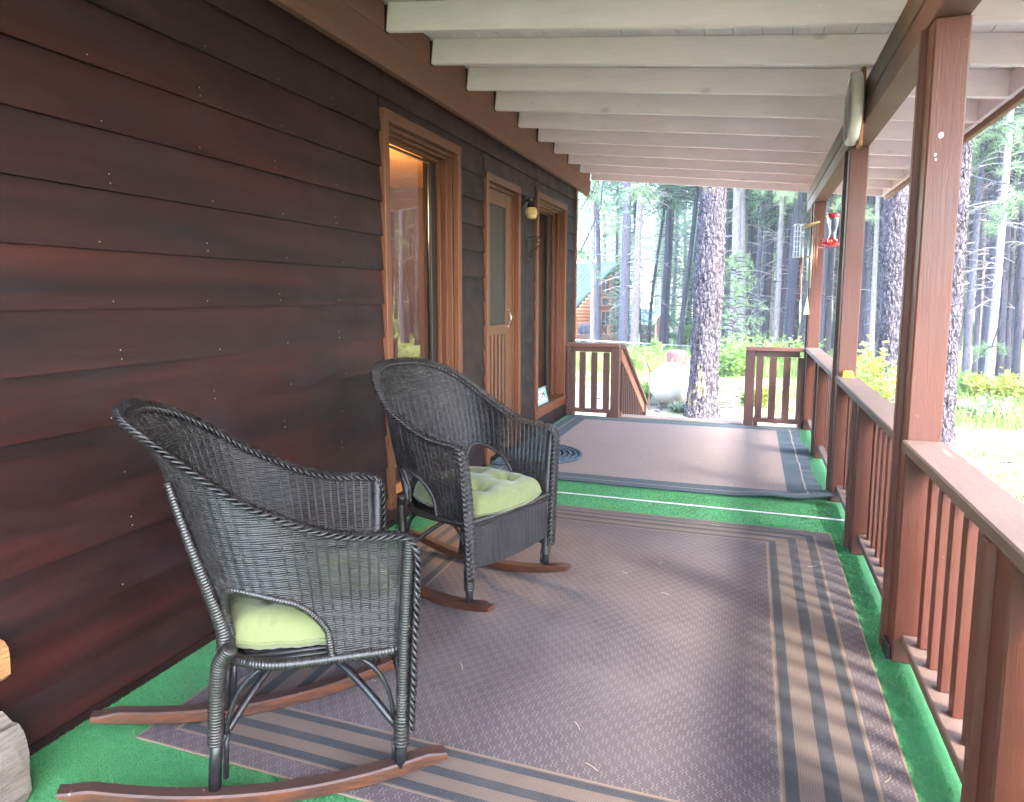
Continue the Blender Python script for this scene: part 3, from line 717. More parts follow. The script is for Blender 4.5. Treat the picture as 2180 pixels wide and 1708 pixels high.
# ================================================================== wicker rocking chairs
H_T = np.array([0, .12, .25, .35, .45, .55, .65, .8, 1.0]); H_Z = np.array([.972, .966, .932, .874, .812, .758, .720, .694, .690])
_tt = np.linspace(0, 1, 201); _hh = np.interp(_tt, H_T, H_Z)
for _ in range(40): _hh[1:-1] = (_hh[:-2] + _hh[1:-1] * 2 + _hh[2:]) / 4; _hh[0] = _hh[1]
def h_of(t): return np.interp(np.abs(t), _tt, _hh)
TA = .55
def shell(u, z, off=0.):
    u = np.asarray(u, float); z = np.asarray(z, float); u, z = np.broadcast_arrays(u, z)
    t = np.abs(u); sg = np.where(u < 0, -1., 1.)
    a = .250 + .040 * sm((z - .42) / .30) + .012 * sm((z - .7) / .25); q = np.maximum(z - .44, 0)
    lean = .31 * q + .045 * sm((z - .84) / .16)
    yb = -.222 - lean; ysd = -.030 - .50 * lean
    th = np.clip(t / TA, 0, 1) * math.pi / 2
    xa = a * np.sin(th) ** .84; ya = ysd + (yb - ysd) * np.cos(th).clip(0) ** .78
    f = np.clip((t - TA) / (1 - TA), 0, 1)
    x = np.where(t < TA, xa, a * (1 - .00 * f)); y = np.where(t < TA, ya, ysd + (.232 - ysd) * f)
    nx = np.where(t < TA, np.sin(th) * sg, sg * 1.); ny = np.where(t < TA, -np.cos(th), 0.)
    nl = np.sqrt(nx ** 2 + ny ** 2)
    return np.stack([sg * x + off * nx / nl, y + off * ny / nl, z], -1)
def hole(t):
    t = np.abs(t); w = np.where(t < .37, .12, .32); v = 1 - (np.abs(t - .37) / w) ** np.where(t < .37, 2.2, 1.8)
    return np.where(v > 0, .392 + .184 * np.sqrt(np.maximum(v, 0)), 0.)
NST = 54
def weave_shell():
    mb = MB(); row = 0; z = .388
    us = np.linspace(-1, 1, NST * 5 + 1)
    while z < .968:
        jz = .0007 * np.sin(us * 37 + row * 1.7)
        ok = (z < h_of(us) - .006) & (z > hole(us) + .004)
        osc = .0006 * np.sin(us * 9 + row); rad_ = (.0021 + .0016 * np.abs(np.sin((us + 1) / 2 * NST * math.pi)) ** .8) * (1 - .46 * sm((z - .50) / .06) * sm((np.abs(us) - .52) / .14))
        P = shell(us, z + jz, osc)
        i = 0
        while i < len(us):
            if ok[i]:
                j = i
                while j + 1 < len(us) and ok[j + 1]: j += 1
                if j - i >= 2: mb.tube(P[i:j + 1], rad_[i:j + 1], 4, ref=(0, 0, 1), caps=False)
                i = j + 1
            else: i += 1
        row += 1; z += .0053
    return mb
def stakes():
    mb = MB()
    for k in range(NST + 1):
        u = -1 + 2 * k / NST; zt = float(h_of(u)) - .002; zh = float(hole(u)); z0 = zh + .002 if zh > 0 else .380
        z = np.linspace(z0, zt, max(4, int((zt - z0) / .03)))
        for d in (-.0022, .0022):
            P = shell(np.full(len(z), np.clip(u + d * 1.2, -1, 1)), z); mb.tube(P, .0021, 4, ref=(0, 1, .1), caps=False)
    return mb
def coil(mb, P, r, pitch=.0046, amp=.0011, k=9, per=4):
    """a rod bound with cane: its radius swells with every turn"""
    pitch *= 1.55; amp *= 1.7; P = np.asarray(P, float); L = np.concatenate([[0], np.cumsum(np.linalg.norm(np.diff(P, axis=0), axis=1))]); n = max(6, int(L[-1] / pitch * per))
    s = np.linspace(0, L[-1], n); Q = np.stack([np.interp(s, L, P[:, i]) for i in range(3)], 1)
    rr = np.interp(s, L, np.broadcast_to(r, L.shape)) + amp * np.abs(np.sin(s / pitch * math.pi)) - amp * .5
    mb.tube(Q, rr, k)
def smooth_path(P, n=60):
    P = np.array(P, float); t = np.concatenate([[0], np.cumsum(np.linalg.norm(np.diff(P, axis=0), axis=1))]); s = np.linspace(0, t[-1], n)
    Q = np.stack([np.interp(s, t, P[:, i]) for i in range(3)], 1)
    for _ in range(max(2, n // 14)): Q[1:-1] = (Q[:-2] + 2 * Q[1:-1] + Q[2:]) / 4
    return Q
def braid(path, w=.0185, th=.0065, lam=.060, r=.0038, sub=3, ref0=(1, 0, 0)):
    P = np.asarray(path, float); L = np.concatenate([[0], np.cumsum(np.linalg.norm(np.diff(P, axis=0), axis=1))]); n = int(L[-1] / .0052)
    s = np.linspace(0, L[-1], n); P = np.stack([np.interp(s, L, P[:, i]) for i in range(3)], 1)
    T = np.gradient(P, axis=0); T /= np.linalg.norm(T, axis=1)[:, None]
    A = np.zeros_like(P); a = np.array(ref0, float)
    for i in range(n):
        a = a - T[i] * np.dot(a, T[i]); a /= np.linalg.norm(a); A[i] = a
    B = np.cross(T, A); mb = MB()
    for c in range(3):
        ph = 2 * math.pi * (s / lam + c / 3)
        for k in range(sub):
            o = (k - (sub - 1) / 2) * r * 1.75
            lat = w * np.sin(ph); nor = th * np.sin(2 * ph)
            # sub-strands lie side by side across their own direction
            dl = w * np.cos(ph) * 2 * math.pi / lam; nrm = np.sqrt(1 + dl ** 2)
            Q = P + A * (lat + o / nrm)[:, None] + B * nor[:, None] - T * (o * dl / nrm)[:, None]
            mb.tube(Q, r, 4, caps=False)
    return mb
def make_chair(label, loc, rz_):
    t = thing('wicker_rocking_chair', label, 'rocking chair', loc, rz_, 'wicker rocking chairs')
    def P_(n, mb, m, smooth=True, parent=t):
        me = mb.mesh(n, smooth); me.materials.append(m); o = bpy.data.objects.new(n, me); COL.objects.link(o); o.parent = parent; return o
    back = P_('woven_back_and_arms', weave_shell(), M_wicker)
    P_('stakes', stakes(), M_wicker, parent=back)
    # braided edge: up one front leg, round the top, down the other
    ut = np.linspace(-1, 1, 160); top = shell(ut, h_of(ut), .004); top[:, 2] += .004
    fl = [(-.262, .246, .165), (-.272, .250, .35), (-.285, .252, .52), (-.300, .252, .655), (-.303, .247, .682)]
    path = np.vstack([fl, top[1:-1], [(-x, y, z) for x, y, z in fl[::-1]]])
    path = smooth_path(path, 420)
    P_('braided_rim', braid(path, ref0=(-1, 0, 0)), M_wicker)
    # rims of the arm holes
    for sg in (-1, 1):
        th = np.linspace(0, 1, 40); tt = np.concatenate([.252 + .118 * th[::2] ** 1.4, .375 + .314 * th[1::2]]); z = np.maximum(hole(tt), .388); z[0] = z[-1] = .380
        mb = MB(); coil(mb, shell(sg * tt, z, .002), .0085, .0046); P_('arm_hole_rim', mb, M_wrap)
    # front skirt
    mb = MB(); row = 0; z = .195
    xs_ = np.linspace(-.246, .246, 81)
    while z < .392:
        arch = .0; osc = 0.; rad_ = .0022 + .0016 * np.abs(np.sin((xs_ + .246) / .492 * 20 * math.pi)) ** .8
        P = np.stack([xs_ * (1 + .06 * (z - .2)), .236 + osc + .012 * np.cos(xs_ / .246 * math.pi / 2), np.full(81, z) + .012 * (xs_ / .246) ** 2 * (1 - (z - .205) / .22)], 1)
        mb.tube(P, rad_, 4, ref=(0, 0, 1), caps=False); row += 1; z += .0057
    sk = P_('woven_skirt', mb, M_wicker)
    mb = MB()
    for k in range(21):
        x = -.246 + .492 * k / 20; zz = np.linspace(.2 + .012 * (x / .246) ** 2, .392, 6)
        mb.tube(np.stack([x * (1 + .06 * (zz - .2)), .236 + .012 * math.cos(x / .246 * math.pi / 2) + 0 * zz, zz], 1), .0023, 4, caps=False)
    coil(mb, [(x, .240 + .014 * math.cos(x / .25 * 1.57), .392) for x in np.linspace(-.25, .25, 16)], .0115)
    P_('skirt_stakes', mb, M_wicker, parent=sk)
    # seat deck and its bound frame
    an = np.linspace(0, 1, 50); loop = []
    uu = np.linspace(-1, 1, 40); L = shell(uu, np.full(40, .376)); loop = np.vstack([L, [(.0, .238, .376)], L[:1]])
    mb = MB(); coil(mb, smooth_path(loop, 90), .0135, .0050, .0014); P_('seat_frame', mb, M_wrap)
    ctr = np.array([0, 0, .372]); ring = L; v = np.vstack([[ctr], ring]); k = len(ring)
    mb = MB(); mb.add(v, None, [[0, 1 + i, 1 + (i + 1) % k] for i in range(k)])
    for i in range(18):
        x = -.22 + i * .026; mb.tube([(x, -.17 + .3 * abs(x) ** 1.2 * .4, .380), (x, .22, .380)], .008, 5)
    P_('seat_deck', mb, M_wicker)
    # legs
    for sg in (-1, 1):
        mb = MB(); mb.tube([(sg * .252, .222, .060), (sg * .256, .225, .16)], .0150, 12)
        o = P_('front_leg', mb, M_pole)
        mb = MB(); coil(mb, [(sg * .254, .223, .118), (sg * .256, .225, .20)], .0205, .0062, .0014, 12)
        coil(mb, smooth_path([(sg * .256, .225, .195), (sg * .262, .228, .40), (sg * .282, .232, .60), (sg * .294, .234, .684)], 40), .0172, .0048, .0012, 11)
        P_('cane_binding', mb, M_wrap, parent=o)
        mb = MB(); mb.tube([(sg * .243, .205, .075), (sg * .246, .205, .13)], .006, 7); P_('spur', mb, M_pole, parent=o)
        mb = MB(); mb.tube([(sg * .182, -.232, .034), (sg * .194, -.222, .20)], .0155, 12)
        o = P_('rear_leg', mb, M_pole)
        mb = MB(); coil(mb, smooth_path([(sg * .190, -.226, .165), (sg * .198, -.220, .30), (sg * .208, -.212, .38), (sg * .226, -.185, .425)], 40), np.linspace(.0195, .0195, 40), .0050, .0014, 12)
        z = np.linspace(.40, .83, 20); Q = shell(np.full(20, sg * .245) - sg * .035 * sm((z - .42) / .4), z, np.linspace(.019, .010, 20)); coil(mb, Q, np.linspace(.0195, .0085, 20), .0050, .0012, 10)
        P_('cane_binding', mb, M_wrap, parent=o)
        mb = MB(); mb.tube([(sg * .175, -.205, .06), (sg * .187, -.200, .21)], .007, 7); P_('spur', mb, M_pole, parent=o)
        # bent braces under the seat
        for (p0, p1, p2) in (((sg * .240, .205, .185), (sg * .236, .195, .34), (sg * .222, .085, .368)), ((sg * .196, -.20, .19), (sg * .200, -.185, .34), (sg * .214, -.08, .368)),
                             ((sg * .236, .222, .185), (sg * .21, .222, .33), (sg * .12, .222, .362)), ((sg * .18, -.225, .19), (sg * .16, -.225, .34), (sg * .07, -.215, .365))):
            tq = np.linspace(0, 1, 14)[:, None]; q = (1 - tq) ** 2 * np.array(p0) + 2 * tq * (1 - tq) * np.array(p1) + tq ** 2 * np.array(p2)
            mb = MB(); mb.tube(q, .0062, 7); P_('brace', mb, M_pole)
    for sx in (-1, 1):                                              # low cross of two bowed rods
        tq = np.linspace(0, 1, 20); P = np.stack([sx * (-.245 + .44 * tq), .215 - .43 * tq, .165 + .150 * np.sin(tq * math.pi)], 1)
        P[:, 2] += .004 * sx; mb = MB(); mb.tube(P, .0098, 8); P_('stretcher', mb, M_pole)
    # rockers
    for sg in (-1, 1):
        y = np.linspace(-.575, .340, 40); zc = (y + .10) ** 2 / 2.9; hw = .0215; f = (y + .575) / .915
        xc = sg * (.155 + .103 * f); th = .036 * (1 - .55 * sm((-.50 - y) / .075)) * (1 - .45 * sm((y - .29) / .05))
        th2 = th; lo = zc + (.027 - th) * .55 * 0; P = []
        c = .0045
        prof = [(-hw, c), (-hw, 1), (-hw + c, 2), (hw - c, 2), (hw, 1), (hw, c), (hw - c, 0), (-hw + c, 0)]
        for i in range(40):
            r = []
            for (dx, m) in prof:
                zz = {c: c, 1: th[i] - c, 2: th[i], 0: 0.}[m]; r.append((xc[i] + dx, y[i], zc[i] + zz))
            P.append(r + [r[0]])
        mb = MB(); mb.grid(np.array(P)); 
        for e in (0, 39):
            ring = np.array(P[e][:8]); tr = [[0, i, i + 1] for i in range(1, 7)]
            mb.add(ring, None, tr if e == 0 else [x[::-1] for x in tr])
        o = P_('rocker', mb, M_rocker, False)
        mb = MB(); mb.tube([(sg * .233, .19, .052), (sg * .233, .191, .053)], .004, 6); 
    return t
def copy_tree(o, parent=None):
    c = o.copy(); COL.objects.link(c); c.parent = parent
    for ch in list(o.children): copy_tree(ch, c)
    return c
ZR = .0145
CH1 = ((.735, 1.535, ZR), math.radians(38 - 90)); CH2 = ((.760, 2.700, ZR), math.radians(-20 - 90))
ch1 = make_chair('nearer dark wicker rocking chair, seen from behind its right arm and facing away', *CH1)
ch2 = copy_tree(ch1); ch2['label'] = 'farther dark wicker rocking chair facing the camera, in front of the window'
ch2.location = CH2[0]; ch2.rotation_euler = (math.radians(1.3), 0, CH2[1]); ch1.rotation_euler = (math.radians(-1.4), 0, CH1[1])

def cushion(label, base, rz_, seed, sx=.245, sy=.232):
    N = 72; a = np.linspace(-1, 1, N); A, B = np.meshgrid(a, a, indexing='ij')
    rr_ = np.sqrt(A ** 2 + B ** 2) + 1e-9
    # squircle outline
    k = 1 - .16 * (A * B) ** 2
    X = A * sx * k * (1 - .17 * sm((1 - B) / 2)); Y = B * sy * k + .012
    e = ((1 - np.abs(A) ** 6) * (1 - np.abs(B) ** 6)).clip(0) ** .42
    H = .086 * e * (1 - .10 * rr_ ** 2)
    for (cx_, cy_) in ((-.40, -.38), (.42, -.36), (-.38, .40), (.40, .42)):
        dx, dy = A - cx_, B - cy_; d = np.sqrt(dx ** 2 + dy ** 2); ph = np.arctan2(dy, dx)
        H -= (.040 * np.exp(-(d / .19) ** 2) + .007 * np.exp(-(d / .34) ** 2) * (1 + .9 * np.cos(5 * ph + seed + cx_ * 7)) * sm(d / .08)) * e
    m = np.maximum(np.abs(A), np.abs(B)); ang = np.arctan2(B, A)
    gat = .0022 * np.sin(ang * 46 + seed) * sm((m - .80) / .15) * (1 - .6 * sm((m - .96) / .04)) + .0022 * np.sin(ang * 17 + 2 * seed) * sm((m - .6) / .3)
    H += gat; H += .003 * np.sin(A * 5 + seed) * np.sin(B * 4)
    D = -.034 * e + gat * .5
    mb = MB(); mb.grid(np.stack([X, Y, H + .030], -1)); mb.grid(np.stack([X, Y, D + .030], -1)[::-1])
    o = mb.build('seat_cushion', M_cushion, None, True); o.location = base; o.rotation_euler = (0, 0, rz_)
    tag(o, label, 'cushion', 'lime green seat cushions')
    pb = MB(); an = np.linspace(0, 2 * math.pi, 161); 
    s_ = np.maximum(np.abs(np.cos(an)), np.abs(np.sin(an))); ca, sa = np.cos(an) / s_, np.sin(an) / s_; kk = 1 - .16 * (ca * sa) ** 2
    g0 = .0022 * np.sin(an * 46 + seed) * .4 + .0022 * np.sin(an * 17 + 2 * seed)
    pb.tube(np.stack([ca * sx * kk * 1.003 * (1 - .17 * sm((1 - sa) / 2)), sa * sy * kk * 1.003 + .012, .030 + g0 * .8], 1), .0032, 6, ref=(0, 0, 1))
    me = pb.mesh('piping', True); me.materials.append(M_cushion); p = bpy.data.objects.new('piping', me); COL.objects.link(p); p.parent = o
    bb = MB()
    for (cx_, cy_) in ((-.40, -.38), (.42, -.36), (-.38, .40), (.40, .42)): bb.lathe([(0, .004), (.006, .003), (.009, 0), (.006, -.004)], 10, (cx_ * sx, cy_ * sy, .030 + .023))
    me = bb.mesh('tuft_button', True); me.materials.append(M_cushion); p = bpy.data.objects.new('tuft_buttons', me); COL.objects.link(p); p.parent = o
    return o
cushion('lime green tufted cushion on the nearer rocking chair, seen through its arm opening', (CH1[0][0] + .008, CH1[0][1] + .006, ZR + .386), CH1[1], .7)
cushion('lime green tufted cushion on the farther rocking chair, its front edge in full view', (CH2[0][0] + .010, CH2[0][1] - .004, ZR + .388), CH2[1], 2.9, .250, .240)

# ================================================================== small things on the porch
# wall lantern
wl = thing('wall_lantern', 'black wall lantern with an amber ribbed glass shade between door and window', 'wall lamp', (0.0, 5.66, 2.05))
RY90 = Matrix.Rotation(math.pi / 2, 3, 'Y')
MB().lathe([(0, .030), (.020, .029), (.034, .020), (.045, .006), (.047, 0)], 24, (.018, 5.66, 2.085), RY90).build('back_plate', M_iron, wl, True)
MB().tube(smooth_path([(.03, 5.66, 2.085), (.07, 5.66, 2.093), (.095, 5.66, 2.08)], 12), .011, 10).build('arm', M_iron, wl, True)
MB().lathe([(0, .052), (.020, .050), (.030, .036), (.032, .014), (.040, .010), (.041, 0), (.030, -.004)], 28, (.095, 5.66, 2.035)).build('cap', M_iron, wl, True)
MB().lathe([(0, .045), (.004, .040), (.003, .018), (.006, .012), (.004, 0)], 12, (.095, 5.66, 2.086)).build('finial', simple('finial_metal', (.5, .47, .42), .3, .8), wl, True)
g = G('amber_glass'); p_ = g.co('Object'); g.set(color=(.80, .60, .24), rough=.25, trans=.35, sss=.0); 
g.b.inputs['Transmission Weight'].default_value = .25; M_amber = g.m
mb = MB(); k = 96; prof = [(.030, .034), (.044, .018), (.050, -.008), (.051, -.024), (.044, -.034), (.042, -.052), (.035, -.062), (.0, -.066)]
prof = np.array(prof); pz = np.linspace(0, 1, 30); ii = np.linspace(0, 1, len(prof)); pr_ = np.stack([np.interp(pz, ii, prof[:, 0]), np.interp(pz, ii, prof[:, 1])], 1)
an = np.arange(k + 1) / k * 6.2831853; R = pr_[:, 0][:, None] * (1 + .028 * np.cos(an * 24)[None, :])
mb.grid(np.stack([.095 + R * np.cos(an), 5.66 + R * np.sin(an), 2.0 + np.repeat(pr_[:, 1][:, None], k + 1, 1)], -1)); mb.build('glass_shade', M_amber, wl, True)
# scroll bracket
br = thing('plant_bracket', 'black wrought iron scroll bracket on the siding below the lantern', 'bracket', (.02, 5.79, 1.7))
MB().cbox((.018, 5.785, 1.60), (.023, 5.797, 1.80), .001).build('wall_bar', M_iron, br)
MB().tube([(.02, 5.791, 1.795), (.20, 5.791, 1.803)], .0028, 6).build('arm', M_iron, br)
def spiral(c, r0, r1, a0, a1, n=24):
    a = np.linspace(a0, a1, n); r = np.linspace(r0, r1, n); return [(c[0] + rr * math.cos(x), 5.791, c[1] + rr * math.sin(x)) for rr, x in zip(r, a)]
s1 = spiral((.118, 1.762), .012, .030, math.radians(200), math.radians(-60 + 0)); s1 = spiral((.120, 1.765), .010, .030, math.radians(-60), math.radians(-330 + 0) * -1 * -1)
s1 = [(.120 + r * math.cos(a), 5.791, 1.765 + r * math.sin(a)) for r, a in zip(np.linspace(.010, .030, 26), np.radians(np.linspace(300, 0, 26)))]
s2 = [(.060 + r * math.cos(a), 5.791, 1.648 + r * math.sin(a)) for r, a in zip(np.linspace(.028, .009, 26), np.radians(np.linspace(180, -120 + 0, 26) * 1.0 + 0))]
s2 = [(.055 + r * math.cos(a), 5.791, 1.648 + r * math.sin(a)) for r, a in zip(np.linspace(.028, .009, 26), np.radians(np.linspace(180, 480, 26)))]
path = s1 + [(.140, 5.791, 1.735), (.105, 5.791, 1.705), (.060, 5.791, 1.685)] + s2
MB().tube(np.array(path), .0042, 6, ref=(0, 1, 0)).build('scroll', M_iron, br, True)
MB().lathe([(0, .009), (.009, 0), (0, -.009)], 8, (.100, 5.791, 1.702)).build('knot', M_iron, br, True)
# welcome sign in the window recess
sg_ = thing('welcome_sign', 'small teal framed welcome sign leaning on the sill of the corner window', 'sign', (-.03, 6.30, .25))
SM = Matrix.Translation((.008, 6.075, .2515)) @ Matrix.Rotation(math.radians(-14), 4, 'Y')
def sgn(n, lo, hi, m): return MB().cbox(lo, hi, .0015, SM).build(n, m, sg_)
M_teal = simple('teal_paint', (.20, .42, .45), .6); M_signw = simple('sign_white', (.70, .74, .72), .6)
sgn('board', (-.012, 0, 0), (-.004, .44, .155), M_signw)
sgn('frame', (-.0038, 0, 0), (.004, .44, .022), M_teal); sgn('frame', (-.0038, 0, .133), (.004, .44, .155), M_teal); sgn('frame', (-.0038, 0, .0225), (.004, .022, .1325), M_teal); sgn('frame', (-.0038, .418, .0225), (.004, .44, .1325), M_teal)
tc = bpy.data.curves.new('lettering', 'FONT'); tc.body = 'WELCOME'; tc.size = .085; tc.align_x = 'CENTER'; tc.align_y = 'CENTER'; tc.extrude = .001; tc.space_character = 1.0
to = bpy.data.objects.new('lettering_src', tc); COL.objects.link(to)
tme = bpy.data.meshes.new_from_object(to.evaluated_get(bpy.context.evaluated_depsgraph_get())); bpy.data.objects.remove(to)
tme.materials.clear(); tme.materials.append(simple('sign_letter_black', (.03, .05, .06), .6))
tme.transform(Matrix.Scale(.97, 4, (1, 0, 0))); tme.transform(SM @ Matrix.Translation((-.0025, .22, .078)) @ Matrix(((0, 0, 1, 0), (1, 0, 0, 0), (0, 1, 0, 0), (0, 0, 0, 1))))
link('lettering', tme, sg_)
# round thermometer on a board hanging beside the beam
th = thing('round_thermometer', 'round white rimmed thermometer seen edge-on, mounted on a brown board on the beam', 'thermometer', (2.35, 4.07, 2.24))
bx('backing_board', (2.358, 4.00, 2.045), (2.376, 4.10, 2.44), painted_wood('backing_board_orange', (.30, .11, .03), 'Z'), th)
M_rim = simple('ivory_rim', (.60, .56, .50), .3)
RYm = Matrix.Rotation(-math.pi / 2, 3, 'Y')
MB().lathe([(.150, .046), (.160, .052), (.174, .050), (.180, .040), (.180, .012), (.174, .0), (0, .0)], 48, (2.356, 4.06, 2.24), RYm).build('rim', M_rim, th, True)
MB().lathe([(.158, .034), (0, .036)], 48, (2.356, 4.06, 2.24), RYm).build('dial', simple('dial_white', (.7, .7, .7), .5), th)
MB().lathe([(.154, .040), (.12, .050), (.06, .056), (0, .058)], 48, (2.356, 4.06, 2.24), RYm).build('dial_glass', M_glass, th, True)

def chainline(p0, p1, r=.0022, n=None):
    p0, p1 = np.array(p0), np.array(p1); L = np.linalg.norm(p1 - p0); n = n or int(L / .016); mb = MB()
    for i in range(n):
        c = p0 + (p1 - p0) * (i + .5) / n; a = np.linspace(0, 2 * math.pi, 9); d = (1, 0) if i % 2 else (0, 1)
        mb.tube(np.stack([c[0] + .0045 * d[0] * np.cos(a), c[1] + .0045 * d[1] * np.cos(a), c[2] + .0105 * np.sin(a)], 1), .0013, 4, ref=(d[1], d[0], 0), caps=False)
    return mb
# hummingbird feeder
hx, hy = 2.452, 6.02
hf = thing('hummingbird_feeder', 'glass hummingbird feeder with red cap and red flower base hanging from the beam', 'bird feeder', (hx, hy, 1.8))
chainline((hx, hy, 2.158), (hx, hy, 1.955)).build('chain', simple('brass_chain', (.45, .30, .12), .4, .7), hf)
g = G('red_plastic'); g.set(color=(.55, .01, .04), rough=.25, trans=.2); M_redp = g.m
MB().lathe([(0, .022), (.030, .020), (.043, .014), (.044, -.012), (.036, -.014)], 28, (hx, hy, 1.910)).build('cap', M_redp, hf, True)
def clearglass(name, tint):
    g = G(name); t = g.t; t.nodes.remove(g.b); tr = g.n('ShaderNodeBsdfTransparent'); tr.inputs[0].default_value = (*tint, 1); gl = g.n('ShaderNodeBsdfGlossy'); gl.inputs['Roughness'].default_value = .05
    lw = g.n('ShaderNodeLayerWeight'); lw.inputs[0].default_value = .35; mx = g.n('ShaderNodeMixShader'); g.l(lw.outputs[1], mx.inputs[0]); g.l(tr.outputs[0], mx.inputs[1]); g.l(gl.outputs[0], mx.inputs[2]); g.l(mx.outputs[0], g.out.inputs[0]); return g.m
M_clear = clearglass('clear_bottle', (.88, .93, .95))
MB().lathe([(.040, .0), (.039, -.04), (.030, -.09), (.022, -.115), (.026, -.145), (.036, -.185), (.037, -.20)], 28, (hx, hy, 1.902)).build('bottle', M_clear, hf, True)
MB().lathe([(0, .014), (.040, .012), (.066, .0), (.070, -.010), (.055, -.022), (0, -.026)], 30, (hx, hy, 1.702)).build('base', M_redp, hf, True)
M_yel = simple('flower_yellow', (.8, .55, .05), .5)
for k in range(5):
    a = k / 5 * 6.283 - 1.75; d = np.array([math.cos(a), math.sin(a), .12]); d /= np.linalg.norm(d); c = np.array([hx, hy, 1.703]) + d * .064
    Mq = Vector(d).to_track_quat('Z', 'Y').to_matrix()
    fl_ = MB(); ang = np.linspace(0, 6.2831853, 41); rr_ = np.linspace(.002, 1, 5)
    Rf = rr_[:, None] * (.024 + .007 * np.abs(np.cos(ang * 2.5)))[None, :]
    Pq = np.stack([Rf * np.cos(ang), Rf * np.sin(ang), np.repeat((.012 * rr_ ** 1.5)[:, None], 41, 1)], -1) @ np.array(Mq).T + c; fl_.grid(Pq)
    f_ = fl_.build('flower', M_redp, hf, True)
    cc = MB(); cc.lathe([(0, .010), (.006, .008), (.009, .002)], 10, c + d * .004, Mq); o = cc.build('flower_centre', M_yel, None, True); o.parent = f_
MB().tube([(hx + .105 * math.cos(a), hy + .105 * math.sin(a), 1.672) for a in np.linspace(0, 6.2832, 40)], .0022, 5, ref=(0, 0, 1)).build('perch_ring', M_redp, hf, True)
# wind chime
wx, wy = 2.335, 6.62
wc = thing('wind_chime', 'wind chime with a tan wooden ring, hanging tubes and a pale wedge-shaped sail', 'wind chime', (wx, wy, 1.5))
M_tanw = simple('blond_wood', (.38, .28, .10), .5); M_str = simple('chime_string', (.4, .36, .28), .8); M_alu = simple('chime_aluminium', (.45, .55, .50), .3, .7); M_cop = simple('chime_copper', (.42, .15, .07), .35, .7)
MB().tube([(wx + .062 * math.cos(a), wy + .062 * math.sin(a), 1.905 + .020 * math.cos(a)) for a in np.linspace(0, 6.2832, 40)], .010, 8, ref=(0, 0, 1), flat=1.0).build('ring', M_tanw, wc, True)
mb = MB(); mb.tube([(wx, wy, 2.158), (wx, wy, 1.27)], .0012, 4)
for k in range(3): a = k * 2.094 + .4; mb.tube([(wx + .060 * math.cos(a), wy + .060 * math.sin(a), 1.905 + .02 * math.cos(a)), (wx, wy, 2.02)], .0009, 4)
CT = [(-.052, .02, 1.79, 1.48, M_alu), (.012, -.05, 1.81, 1.36, M_alu), (.036, .04, 1.80, 1.46, M_cop), (.056, -.01, 1.79, 1.50, M_cop), (-.062, -.02, 1.63, 1.25, M_cop), (-.01, .056, 1.78, 1.42, M_alu)]
for (dx, dy, zt, zb, m) in CT: mb.tube([(wx + dx, wy + dy, 1.905), (wx + dx, wy + dy, zt)], .0008, 3)
mb.build('strings', M_str, wc)
for (dx, dy, zt, zb, m) in CT: MB().tube([(wx + dx, wy + dy, zb), (wx + dx, wy + dy, zt)], .0068, 10).build('chime_tube', m, wc, True)
MB().lathe([(0, .007), (.026, .007), (.028, 0), (.026, -.007), (0, -.007)], 24, (wx, wy, 1.63)).build('striker', M_tanw, wc)
_c = np.array([wx, wy, 0]); _r = np.array([_rt[0], _rt[1], 0]) * .026
MB().poly_prism([tuple(_c + [0, 0, 1.30]), tuple(_c - _r + [0, 0, 1.13]), tuple(_c + _r + [0, 0, 1.13])], (.0, .004, 0)).build('sail', simple('pale_sail_wood', (.42, .38, .22), .5), wc)
# wire suet cage hanging outside the far end
cx_, cy_ = 2.30, 7.93
wr = thing('wire_bird_feeder', 'slim wire cage bird feeder hanging at the far roof corner beside the last post', 'bird feeder', (cx_, cy_, 1.9))
mb = MB(); a_ = np.linspace(0, 6.2832, 13)
for z in np.linspace(1.70, 2.02, 7): mb.tube([(cx_ + .036 * math.cos(a), cy_ + .036 * math.sin(a), z) for a in a_], .0014, 4, ref=(0, 0, 1))
for k in range(8): a = k / 8 * 6.283; mb.tube([(cx_ + .036 * math.cos(a), cy_ + .036 * math.sin(a), 1.70), (cx_ + .036 * math.cos(a), cy_ + .036 * math.sin(a), 2.02)], .0014, 4)
mb.build('cage', M_galv, wr); MB().lathe([(0, .022), (.030, .016), (.048, .0), (.044, -.002)], 20, (cx_, cy_, 2.022)).build('lid', M_galv, wr, True)
MB().tube([(cx_, cy_, 2.04), (cx_, cy_, 2.378)], .0016, 4).build('hook', M_iron, wr)
MB().lathe([(0, .0), (.038, .002), (.046, .010)], 20, (cx_, cy_, 1.69)).build('tray', M_galv, wr, True)
# yellow scrubbing sponge left on the cap rail
mb = MB(); N = 14; A, B = np.meshgrid(np.linspace(-1, 1, N), np.linspace(-1, 1, N), indexing='ij'); e = ((1 - A ** 6) * (1 - B ** 6)).clip(0) ** .4
Z = .034 * e + .003 * np.sin(A * 7) * np.sin(B * 9); mb.grid(np.stack([2.442 + A * .034, 4.590 + B * .038, .8015 + Z], -1)); mb.grid(np.stack([2.442 + A * .034, 4.590 + B * .038, .8015 + 0 * Z], -1)[::-1])
g = G('yellow_foam'); nn = g.noise(g.co('Object'), 120, 3, .7); g.set(color=g.mix(g.rng(nn, .35, .6), (.38, .22, .01), (.66, .44, .05)), rough=.95); g.bump(nn, .6, .004)
tag(mb.build('sponge', g.m, None, True), 'small yellow block like a sponge on the rail cap against the middle post', 'sponge')

